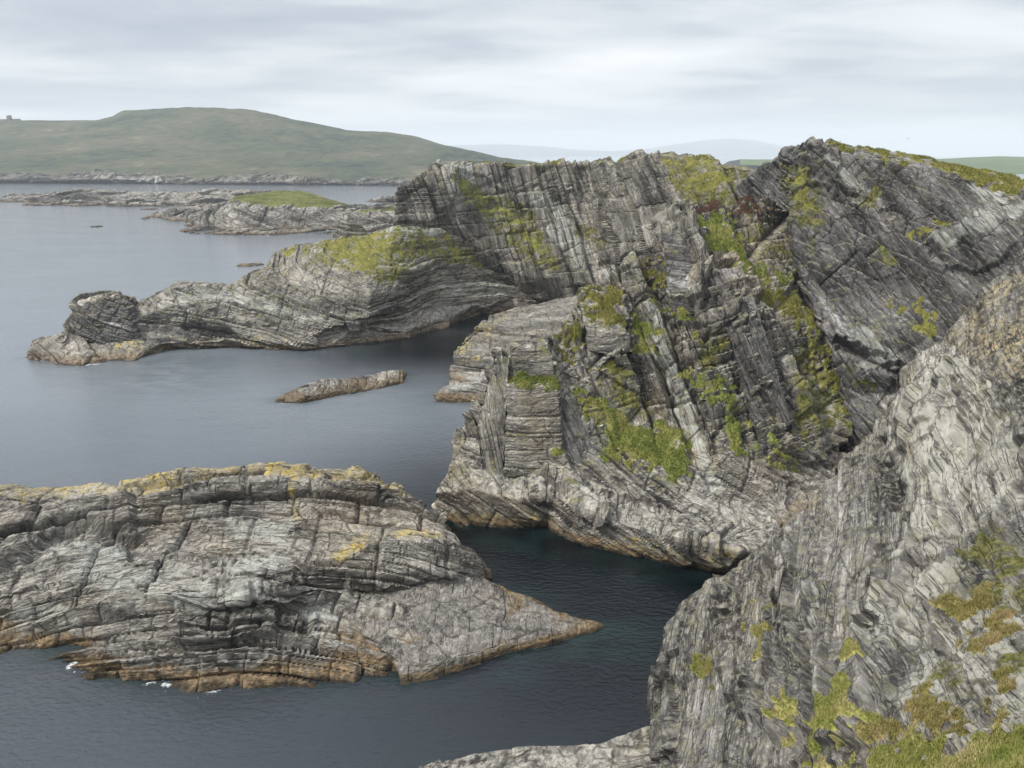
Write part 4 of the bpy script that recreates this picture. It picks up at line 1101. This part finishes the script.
isle = skerry("island", "green-topped rocky island beyond the promontory, pale cliffs and a bright grass cap", "island",
       [[(176, 230, 0), (195, 234, 0), (230, 234.5, 0), (290, 235, 0), (334, 234, 0), (370, 233, 0), (420, 232, 0)],
        [(185, 228, 1065), (200, 229, 1035), (235, 229, 1030), (290, 229, 1030), (334, 228, 1030), (370, 227, 1040), (420, 227, 1040)],
        [(192, 223, 1075), (210, 220, 1050), (238, 219, 1042), (290, 220, 1042), (334, 219, 1042), (370, 218, 1045), (420, 218, 1045)],
        [(198, 218, 1085), (218, 211, 1065), (240, 208.5, 1056), (290, 209.5, 1056), (334, 210, 1056), (352, 211.5, 1056), (420, 213, 1056)],
        [(212, 212, 1100), (226, 205, 1100), (245, 203, 1085), (290, 204, 1085), (325, 206, 1080), (350, 209, 1080), (420, 211, 1080)],
        [(222, 203, 1200), (240, 196, 1230), (265, 193.5, 1260), (300, 192, 1270), (325, 199, 1200), (348, 206, 1140), (420, 208, 1120)]],
       420, 1.0, [(9, 50, 36, 6.5), (3, 18, 14, 2.6)], M_ISLE, 97, macro=3, macro_len=60, rough=2, rough_len=14, back=BK, sides=14, dip=-14,
       zoom=(1.0, 1.6, 18), tuft=0.8, thick=1.0, grass=[(M_FARGRASS, [[(205, 190), (300, 186), (360, 205), (357, 208), (325, 207.5), (290, 206.5), (246, 205), (240, 202), (232, 200), (205, 195)], [(358, 212), (392, 208), (430, 206), (430, 212), (392, 212)]])])
skerry("sea_stack", "stubby dark rock stack at the outer edge of the promontory's grassy terrace", "stack",
       [[(334, 246, 455), (345, 246, 452), (366, 244, 455)], [(336, 232, 456), (346, 232, 453), (364, 234, 456)], [(339, 220, 457), (347, 219, 454), (362, 226, 457)], [(341, 212.5, 458), (347, 212, 456), (354, 219, 458)]],
       90, 0.5, [(2.5, 9, 7, 0.9), (0.9, 4, 3, 0.4)], M_HIGH, 98, under=False, macro=0.4, rough=0.5, sides=2)
skerry("skerry", "distant low grey skerry half hidden behind the promontory's high cliff", "skerry",
       [[(370, 201.5, 0), (390, 202, 0), (450, 202, 0)], [(374, 199.5, -4), (390, 198.5, -8), (450, 197, -10)], [(378, 198.5, -6), (392, 196, -13), (450, 194, -16)]],
       120, 1.5, [(8, 50, 40, 3.5)], M_ISLE, 99, macro=2, macro_len=60, rough=1.5, rough_len=14, back=BK, sides=15)

# ------------------------------------------------------------------ far shores
M_HILL = turf_mat("hill_heath", [(0.020, 0.024, 0.026), (0.042, 0.052, 0.042), (0.070, 0.084, 0.048), (0.108, 0.098, 0.072), (0.165, 0.18, 0.09)], scale=0.016, bump=0.3)
M_FARROCK = rock_mat("far_shore_rock", dark=0.04, mid=0.09, light=0.24, pale=0.5, streak=(0.2, 0.02, 0.02), broad=(0.05, 0.006, 0.006), scale=0.15, crust=0.3, mossy=0.0, weed=(5, 4), weedcol=(0.09, 0.075, 0.055))


def land(name, label, cat, rows, nu, res, mat, seed, amp, alen, parent=None, back=None):
    G = lattice(rows, nu, res, True, back or [(0, 300, -15, None), (0, 1200, -150, None), (0, 2500, -999, -5)], (), (), 6)
    P = G.reshape(-1, 3)
    n = fbm(P / alen, 5, seed) * amp
    fade = np.clip((P[:, 2] - 2) / (amp * 3), 0, 1)
    P = P + np.stack([0 * n, 0 * n, n * fade], 1)
    o = mesh_obj(name, P, grid_faces(*G.shape[:2]), mat, parent, True)
    return tag(o, label, cat, kind="structure") if parent is None else o


hill = land("hill", "broad heath-covered headland hill across the water at upper left", "hill",
     [[(-260, 182.5, 0), (0, 182.0, 0), (60, 182.8, 0), (110, 182.6, 0), (200, 183.8, 0), (300, 184.6, 0), (400, 185.2, 0), (520, 185, 0), (640, 184, 0)],
      [(-260, 176, 2740), (0, 175.5, 2760), (60, 174.5, 2720), (110, 174.5, 2720), (200, 178, 2660), (300, 179, 2620), (400, 181, 2580), (520, 181, 2580), (640, 181, 2600)],
      [(-260, 160, 3150), (0, 158, 3150), (60, 157, 3150), (110, 158, 3150), (200, 160, 3100), (300, 163, 3050), (400, 167, 3000), (520, 172, 2950), (640, 178, 2900)],
      [(-260, 142, 3700), (0, 140, 3700), (60, 139, 3700), (110, 136, 3700), (200, 136, 3650), (300, 143, 3600), (400, 152, 3500), (520, 165, 3450), (640, 176, 3300)],
      [(-260, 128, 4050), (0, 127, 4050), (60, 126, 4050), (100, 123, 4050), (135, 117, 4050), (200, 115, 4000), (260, 120, 3950), (330, 132, 3850), (400, 141, 3750), (460, 152, 3600), (540, 163.5, 3550), (640, 174, 3450)],
      [(-260, 121, 4400), (0, 120, 4400), (20, 118.8, 4400), (100, 118.6, 4400), (113, 115.5, 4400), (122, 110.5, 4400), (160, 108, 4350), (205, 107.3, 4300), (240, 109, 4250), (280, 117.5, 4200), (330, 127, 4100), (365, 131.5, 4050), (388, 132, 4000), (420, 138.5, 3900), (460, 148, 3800), (500, 157.5, 3750), (540, 162.5, 3700), (640, 173, 3600)]],
     700, 9, M_HILL, 101, 15, 260)
rock_form("rocky_shore", hill, [
      [(-260, 182.9, 0), (0, 182.4, 0), (60, 183.2, 0), (110, 183.0, 0), (200, 184.2, 0), (300, 185.0, 0), (400, 185.6, 0), (520, 185.4, 0)],
      [(-260, 180, 2660), (0, 179.5, 2680), (60, 180, 2630), (110, 179, 2640), (200, 182, 2570), (300, 182, 2520), (400, 183.6, 2490), (520, 183.5, 2490)],
      [(-260, 177, 2710), (0, 176, 2730), (40, 174.5, 2720), (60, 176, 2700), (95, 171, 2730), (110, 173, 2730), (125, 177, 2690), (150, 176, 2680), (200, 179, 2630), (270, 176.5, 2610), (300, 179.5, 2580), (400, 181.5, 2540), (520, 182, 2540)]],
      900, 3, beds(-14, 20), [(26, 90, 60, 14), (9, 40, 25, 6)], M_FARROCK, seed=103, fold=12, fold_len=200, rough=7, rough_len=50, macro=10, macro_len=110, back=[(0, 60, 1, None), (0, 120, -30, None)], soft=1)
M_MOUNT = turf_mat("far_mountain", [(0.05, 0.055, 0.04), (0.07, 0.075, 0.05)], scale=0.004, bump=0.0)
land("mountain", "broad far pale blue mountain showing faintly above the cliff tops", "mountain",
     [[(560, 154.6, 31000), (760, 154.6, 31000), (900, 154.6, 31000)], [(600, 152, 32500), (670, 147, 32500), (740, 143, 32500), (800, 149, 32500), (900, 152.5, 32500)],
      [(575, 153.3, 35500), (640, 149.5, 35500), (670, 145, 35500), (705, 139.8, 35500), (728, 138.2, 35500), (752, 139.8, 35500), (780, 146, 35500), (800, 149, 35500), (850, 151, 35500), (900, 153, 35500)]], 300, 100, M_MOUNT, 111, 25, 2500,
     back=[(0, 2000, -300, None), (0, 4000, -999, -5)])
land("mountain", "low pale blue range far beyond the heath hill's right end", "mountain",
     [[(380, 154.6, 31000), (520, 154.6, 31000), (660, 154.8, 31000)], [(380, 151, 32500), (500, 147, 32500), (560, 151, 32500), (660, 153.8, 32500)],
      [(380, 147, 34000), (470, 144.5, 34000), (500, 143.5, 34000), (545, 146, 34000), (575, 149.5, 34000), (620, 151.5, 34000), (660, 153.7, 34000)]], 200, 100, M_MOUNT, 112, 25, 2500,
     back=[(0, 1500, -200, None), (0, 3000, -999, -5)])
M_FIELDS = turf_mat("far_fields", [(0.045, 0.06, 0.03), (0.07, 0.10, 0.035), (0.09, 0.13, 0.04), (0.13, 0.15, 0.06)], scale=0.02, bump=0.0)
land("far_coast", "low green farmland coast in the distance at the right edge", "coast",
     [[(740, 168, 0), (850, 178, 0), (1024, 184, 0), (1200, 186, 0)], [(740, 165.5, 4400), (850, 167, 3900), (1024, 176, 3800), (1200, 176, 3800)],
      [(740, 164, 5000), (850, 163, 4600), (1024, 168, 4500), (1200, 166, 4500)], [(740, 161, 5600), (850, 161, 5400), (940, 163, 5200), (1024, 163, 5200), (1200, 160, 5200)],
      [(740, 159.5, 6200), (800, 159.4, 6200), (900, 160, 6000), (940, 158.8, 6000), (975, 157.2, 6000), (1000, 156.3, 6000), (1024, 156.8, 6000), (1100, 152, 6000), (1200, 148, 6000)]], 260, 25, M_FIELDS, 113, 8, 400)

# ------------------------------------------------------------------ sea
sea_m, t, b = new_mat("sea_water")
geo = N(t, "ShaderNodeNewGeometry")
pos = geo.outputs["Position"]
shal = ATTR(t, "shallow", False)
foam_a = ATTR(t, "surf", False)
sheen_a = ATTR(t, "sky_sheen", False)
b.inputs["Roughness"].default_value = 0.09
b.inputs["IOR"].default_value = 1.5
wn0 = NOISE(t, VMUL(t, pos, (0.012, 0.02, 1)), 1, 3, 0.5)
wn1 = NOISE(t, VMUL(t, pos, (0.55, 1.0, 1)), 1, 3, 0.5, 0.4)
wn2 = NOISE(t, VMUL(t, pos, (1.5, 2.3, 1)), 1, 4, 0.6, 0.6)
wn3 = NOISE(t, VMUL(t, pos, (0.05, 0.11, 1)), 1, 3, 0.5, 0.2)
hgt = MATH(t, "MULTIPLY_ADD", wn2, 0.30, MATH(t, "MULTIPLY", wn1, 0.75))
hgt = MATH(t, "MULTIPLY_ADD", wn3, 0.9, hgt)
bp = N(t, "ShaderNodeBump")
bp.inputs["Distance"].default_value = 1.0
sy = N(t, "ShaderNodeSeparateXYZ")
t.links.new(pos, sy.inputs[0])
# wind-ruffled near the islet, calmer water further out
ruf = SMOOTH(t, sy.outputs[1], 115.0, 420.0, 1.0, 0.55)
t.links.new(MATH(t, "MULTIPLY", ruf, SMOOTH(t, wn0, 0.35, 0.65, 0.26, 0.48)), bp.inputs["Strength"])
t.links.new(hgt, bp.inputs["Height"])
t.links.new(bp.outputs[0], b.inputs["Normal"])
col = MIX(t, sheen_a, (0.001, 0.003, 0.005), MIX(t, SMOOTH(t, wn0, 0.3, 0.7), (0.130, 0.150, 0.172), (0.165, 0.186, 0.208)))  # pale open water paints reflected sky; near-black coves paint cliff shade
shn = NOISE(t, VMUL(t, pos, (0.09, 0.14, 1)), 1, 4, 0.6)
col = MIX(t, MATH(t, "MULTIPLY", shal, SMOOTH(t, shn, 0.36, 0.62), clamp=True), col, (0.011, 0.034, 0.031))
fn = NOISE(t, VMUL(t, pos, (0.5, 0.7, 1)), 1, 7, 0.72, 0.8)
fth = MATH(t, "MULTIPLY_ADD", foam_a, -0.34, 0.78)
ff = MATH(t, "MULTIPLY", SMOOTH(t, MATH(t, "SUBTRACT", fn, fth), 0.0, 0.09), SMOOTH(t, foam_a, 0.02, 0.2), clamp=True)
col = MIX(t, ff, col, (0.72, 0.75, 0.76))
t.links.new(col, b.inputs["Base Color"])
t.links.new(MATH(t, "MULTIPLY_ADD", ff, 0.7, 0.09), b.inputs["Roughness"])


def axis(a, bb, st, far_lo, far_hi):
    core = np.arange(a, bb + st / 2, st)
    lo, hi = [], []
    x, s = a, st
    while x > far_lo:
        s *= 1.25
        x -= s
        lo.append(x)
    x, s = bb, st
    while x < far_hi:
        s *= 1.25
        x += s
        hi.append(x)
    return np.r_[lo[::-1], core, hi]


xs = axis(-260, 140, 1.25, -35000, 35000)
ys = axis(90, 480, 1.25, -2000, 33000)
X, Y = np.meshgrid(xs, ys)
S = np.stack([X, Y, np.zeros_like(X)], -1).reshape(-1, 3)
shore = np.concatenate(SHORE)
shore = shore[(np.abs(shore[:, 0]) < 400) & (shore[:, 1] < 620)]
kd = kdtree.KDTree(len(shore))
for i, q in enumerate(shore):
    kd.insert((q[0], q[1], 0), i)
kd.balance()
dist = np.full(len(S), 1e3, np.float32)
nearby = (np.abs(S[:, 0]) < 420) & (S[:, 1] > 60) & (S[:, 1] < 640)
for i in np.where(nearby)[0]:
    dist[i] = kd.find((S[i, 0], S[i, 1], 0))[2]
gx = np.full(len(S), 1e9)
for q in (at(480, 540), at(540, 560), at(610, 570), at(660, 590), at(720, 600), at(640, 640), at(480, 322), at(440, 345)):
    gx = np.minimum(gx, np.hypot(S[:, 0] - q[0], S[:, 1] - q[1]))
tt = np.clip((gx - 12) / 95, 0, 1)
sheen = tt * tt * (3 - 2 * tt) * np.clip(0.34 + 0.66 * (S[:, 1] - 130) / 170, 0.34, 1)  # mask for the painted water tone: shaded inlets low, sky-lit bay high
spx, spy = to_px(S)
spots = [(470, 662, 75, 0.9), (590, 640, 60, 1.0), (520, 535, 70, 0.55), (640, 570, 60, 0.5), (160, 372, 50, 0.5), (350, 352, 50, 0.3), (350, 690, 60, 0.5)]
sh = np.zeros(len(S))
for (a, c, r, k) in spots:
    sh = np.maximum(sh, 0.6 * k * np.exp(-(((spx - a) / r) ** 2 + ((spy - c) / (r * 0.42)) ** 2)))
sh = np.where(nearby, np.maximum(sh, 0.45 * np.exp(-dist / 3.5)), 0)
fspots = [(80, 665, 22, 1.0), (155, 690, 26, 1.0), (215, 694, 28, 1.0), (20, 655, 30, 0.6), (290, 680, 40, 0.5), (420, 690, 25, 0.5), (90, 368, 30, 1.0), (150, 358, 25, 0.9), (300, 352, 40, 0.7), (25, 365, 22, 0.8), (10, 370, 12, 0.5),
          (290, 405, 22, 0.7), (445, 405, 18, 0.7), (440, 390, 12, 0.6), (470, 530, 60, 0.35), (600, 555, 60, 0.35), (255, 268, 16, 1.0), (400, 385, 10, .5), (575, 640, 60, .35)]
fo = np.zeros(len(S))
for (a, c, r, k) in fspots:
    fo = np.maximum(fo, k * np.exp(-(((spx - a) / r) ** 2 + ((spy - c) / (r * 0.6)) ** 2)))
fo = np.where(nearby, np.maximum(fo * 1.0 * np.exp(-dist / 3.2), 0.45 * np.exp(-dist / 1.5)), 0)
sea = mesh_obj("sea", S, grid_faces(len(ys), len(xs)), sea_m, None, True, {"shallow": sh, "surf": fo, "sky_sheen": sheen})
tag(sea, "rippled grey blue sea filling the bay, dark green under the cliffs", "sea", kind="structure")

# ------------------------------------------------------------------ small things
def simple_mat(name, c, rough=0.8):
    m, t, b = new_mat(name)
    g = N(t, "ShaderNodeNewGeometry")
    n = NOISE(t, g.outputs["Position"], 3.0, 4, 0.6)
    t.links.new(MIX(t, n, tuple(x * 0.8 for x in c), tuple(min(1, x * 1.15) for x in c)), b.inputs["Base Color"])
    b.inputs["Roughness"].default_value = rough
    return m


M_STONE = simple_mat("tower_stone", (0.16, 0.15, 0.14))
M_WHITE = simple_mat("gull_white", (0.80, 0.80, 0.78))
M_GULLGREY = simple_mat("gull_grey", (0.30, 0.32, 0.35))
M_BILL = simple_mat("gull_bill", (0.55, 0.38, 0.05))
M_DARKBIRD = simple_mat("dark_plumage", (0.07, 0.07, 0.075))


def box(x0, x1, y0, y1, z0, z1):
    V = [(x, y, z) for z in (z0, z1) for y in (y0, y1) for x in (x0, x1)]
    F = [(0, 2, 3, 1), (4, 5, 7, 6), (0, 1, 5, 4), (1, 3, 7, 5), (3, 2, 6, 7), (2, 0, 4, 6)]
    return V, F


def multi(parts):
    V, F = [], []
    for v, f in parts:
        k = len(V)
        V += v
        F += [tuple(i + k for i in q) for q in f]
    return np.array(V, float), np.array(F)


base = at(9.5, 119.6, 4400)
tower = holder("signal_tower", "tiny ruined stone signal tower on the far hill's skyline", "tower", base)
bx, by, bz = base
V, F = multi([box(bx - 9, bx + 9, by - 9, by + 9, bz - 8, bz + 17), box(bx - 9, bx - 4, by - 9, by + 9, bz + 17, bz + 20), box(bx + 3, bx + 9, by - 9, by + 9, bz + 17, bz + 22)])
mesh_obj("wall", V, F, M_STONE, tower)
for q in (box(bx + 14, bx + 58, by - 6, by + 6, bz - 10, bz + 4), box(bx - 50, bx - 16, by - 4, by + 4, bz - 10, bz + 2)):
    V, F = multi([q])
    mesh_obj("low_wall", V, F, M_STONE, tower)
# farmhouse on the far coast
M_LIME = simple_mat("limewash", (0.75, 0.74, 0.71))
M_SLATE = simple_mat("slate_roof", (0.10, 0.10, 0.11))
for (px, py, Yd, lab) in ((1002, 171.5, 4200, "tiny white farmhouse in the green fields of the distant coast"),):
    base = at(px, py, Yd)
    house = holder("farmhouse", lab, "house", base)
    x, y, z = base
    V, F = multi([box(x - 9, x + 9, y - 5, y + 5, z - 3, z + 6)])
    mesh_obj("wall", V, F, M_LIME, house)
    V = np.array([(x - 10, y - 6, z + 6.02), (x + 10, y - 6, z + 6.02), (x + 10, y + 6, z + 6.02), (x - 10, y + 6, z + 6.02), (x - 10, y, z + 10.5), (x + 10, y, z + 10.5)])
    me = bpy.data.meshes.new("roof")
    me.from_pydata([tuple(v) for v in V], [], [(0, 1, 5, 4), (2, 3, 4, 5), (0, 4, 3), (1, 2, 5), (3, 2, 1, 0)])
    me.materials.append(M_SLATE)
    ro = bpy.data.objects.new("roof", me)
    COL.objects.link(ro)
    ro.parent = house
    ro.matrix_parent_inverse = house.matrix_world.inverted()


def tube(path, radii, seg=10):
    """closed tube along a path, one radius (rx, rz) per station"""
    V, F = [], []
    for (p, (ra, rb)) in zip(path, radii):
        for k in range(seg):
            a = math.tau * k / seg
            V.append((p[0], p[1] + ra * math.cos(a), p[2] + rb * math.sin(a)))
    for i in range(len(path) - 1):
        for k in range(seg):
            F.append((i * seg + k, i * seg + (k + 1) % seg, (i + 1) * seg + (k + 1) % seg, (i + 1) * seg + k))
    return V, F


def sitting_gull(label, px, py, Yd, size, rz, group):
    p = at(px, py, Yd)
    g = holder("gull", label, "gull", tuple(p), group)
    def put(name, V, F, m, par=g):
        V = np.array(V, float) * size
        c, s = math.cos(rz), math.sin(rz)
        V = np.stack([V[:, 0] * c - V[:, 1] * s, V[:, 0] * s + V[:, 1] * c, V[:, 2]], 1) + p
        return mesh_obj(name, V, np.array(F), m, par, True)
    # body and head in one surface: tail, rump, breast, neck, crown, face
    put("body", *tube([(-.62, 0, .22), (-.45, 0, .22), (-.2, 0, .22), (.08, 0, .24), (.25, 0, .32), (.33, 0, .46), (.39, 0, .56), (.46, 0, .57), (.50, 0, .55)],
                      [(.01, .01), (.10, .06), (.19, .17), (.20, .20), (.15, .16), (.10, .10), (.10, .10), (.06, .06), (.01, .01)]), M_WHITE)
    put("bill", *tube([(.48, 0, .55), (.58, 0, .54), (.64, 0, .52)], [(.03, .03), (.022, .025), (.005, .005)], 6), M_BILL)
    for sgn in (-1, 1):
        put("wing", *tube([(-.72, .05 * sgn, .30), (-.4, .15 * sgn, .30), (-.05, .19 * sgn, .31), (.14, .15 * sgn, .30)], [(.008, .02), (.04, .09), (.05, .12), (.01, .02)], 8), M_GULLGREY)
        put("leg", *tube([(-.02, .07 * sgn, .12), (-.02, .07 * sgn, -.1)], [(.02, .02), (.02, .02)], 5), M_BILL)


GR = "white gulls resting on the headland's grass ledges"
GULLS = [(601, 427, "white gull resting low on the big bright grass ledge of the stepped headland"), (724, 390, "white gull resting on the upper grass strip beside the pale rock chute")]


def flying_bird(label, p, span, rz):
    g = holder("bird", label, "bird", tuple(p))
    c, s = math.cos(rz), math.sin(rz)
    def put(name, V, F, m):
        V = np.array(V, float) * span
        V = np.stack([V[:, 0] * c - V[:, 1] * s, V[:, 0] * s + V[:, 1] * c, V[:, 2]], 1) + p
        mesh_obj(name, V, np.array(F), m, g, True)
    put("body", *tube([(-.28, 0, 0), (-.18, 0, 0), (0, 0, 0), (.12, 0, .01), (.18, 0, .02), (.24, 0, .01)], [(.05, .008), (.04, .03), (.07, .065), (.045, .045), (.035, .035), (.004, .004)]), M_DARKBIRD)
    for sg in (-1, 1):
        prof = [(0.03, .09, -.09, .02), (.2, .12, -.07, .07), (.36, .06, -.08, .08), (.5, -.06, -.10, .04)]
        V, F = [], []
        for (yy, x1, x0, zz) in prof:
            V += [(x1, sg * yy, zz), (x0, sg * yy, zz - .006), ((x1 + x0) / 2, sg * yy, zz + .014)]
        for i in range(3):
            a = 3 * i
            F += [(a, a + 2, a + 5, a + 3), (a + 2, a + 1, a + 4, a + 5), (a + 1, a, a + 3, a + 4)]
        put("wing", V, F, M_DARKBIRD)


flying_bird("dark bird flying alone in the sky right of the highest cliff", at(908.5, 138.5, 230), 1.15, 0.5)
flying_bird("tiny distant bird high in the sky above the far mountain", at(755, 105, 260), 0.7, 2.2)

bpy.context.view_layer.update()
dg = bpy.context.evaluated_depsgraph_get()
M_STONES = rock_mat("loose_stone", dark=0.10, mid=0.22, light=0.36, pale=0.52, scale=4.0, crust=0.3, mossy=0.0, weed=(0.02, 0.01), streak=(0.5, 0.4, 0.4))


def stone(label, px, py, size, seed, tall=1.0, group=None):
    r = np.random.default_rng(seed)
    hit, loc, nrm, *_ = sc.ray_cast(dg, Vector((0, 0, CAM_H)), (Vector(at(px, py, 40)) - Vector((0, 0, CAM_H))).normalized())
    if not hit:
        return
    V, F = [], []
    nu_, nv_ = 22, 14
    for j in range(nv_ + 1):
        for i in range(nu_):
            th, ph = math.pi * j / nv_, math.tau * i / nu_
            V.append((math.sin(th) * math.cos(ph), math.sin(th) * math.sin(ph), math.cos(th)))
    V = np.array(V)
    # cut by random planes into an angular block
    for _ in range(14):
        n = unit(r.normal(0, 1, 3))
        d = r.uniform(0.45, 0.8)
        q = V @ n
        V = V - np.clip(q - d, 0, None)[:, None] * n
    V = V * np.array([1.0, 0.75, 0.6 * tall]) * size * (1 + 0.07 * fbm(V * 3 + seed, 3, seed))[:, None]
    a = r.uniform(0, 6.28)
    V = np.stack([V[:, 0] * math.cos(a) - V[:, 1] * math.sin(a), V[:, 0] * math.sin(a) + V[:, 1] * math.cos(a), V[:, 2]], 1)
    V = V + np.array(loc) + np.array([0, 0, 0.22 * size * tall])
    F = [(j * nu_ + i, (j + 1) * nu_ + i, (j + 1) * nu_ + (i + 1) % nu_, j * nu_ + (i + 1) % nu_) for j in range(nv_) for i in range(nu_)]
    o = mesh_obj("stone", V, np.array(F), M_STONES, None, False, {"strat": V, "mask": V * 0})
    tag(o, label, "stone", group)


stone("upright white stone standing in the grass at the foot of the pale slope", 928, 738, 0.45, 1, 2.4)
stone("low white stone lying in the grass just below the upright white stone", 925, 760, 0.42, 2, 0.9)
SG = "loose stones along the edge of the near grass"
for i, (px, py, sz, wh) in enumerate(((897, 752, .5, "leftmost"), (952, 738, .6, "second from the left"), (972, 730, .7, "third from the left"), (990, 733, .5, "fourth from the left"), (1008, 732, .65, "rightmost"))):
    stone("loose grey stone, %s of five along the bottom right grass edge" % wh, px, py, sz * 0.7, 20 + i, 1.1, SG)

# gulls stand on the rock: drop each to the surface along its own line of sight
bpy.context.view_layer.update()
dg = bpy.context.evaluated_depsgraph_get()
for (px, py, lab) in GULLS:
    o0 = Vector((0, 0, CAM_H))
    d = (Vector(at(px, py, 100)) - o0).normalized()
    hit, loc, *_ = sc.ray_cast(dg, o0, d)
    if hit:
        sitting_gull(lab, px, py, loc.y - 0.15, 1.15, 0.6 if px < 700 else 2.6, GR)

# ------------------------------------------------------------------ air
hz_m = bpy.data.materials.new("haze")
hz_m.use_nodes = True
t = hz_m.node_tree
t.nodes.clear()
out = N(t, "ShaderNodeOutputMaterial")
pv = N(t, "ShaderNodeVolumePrincipled")
pv.inputs["Color"].default_value = (0.87, 0.94, 1.0, 1)
pv.inputs["Density"].default_value = 0.54e-4
pv.inputs["Anisotropy"].default_value = 0.0
t.links.new(pv.outputs[0], out.inputs["Volume"])
V, F = box(-45000, 45000, -3000, 42000, -6.5, 900)
hz = mesh_obj("haze", np.array(V, float), np.array(F), hz_m)
tag(hz, "pale sea haze that fades the far hills and mountains to blue", "haze", kind="stuff")
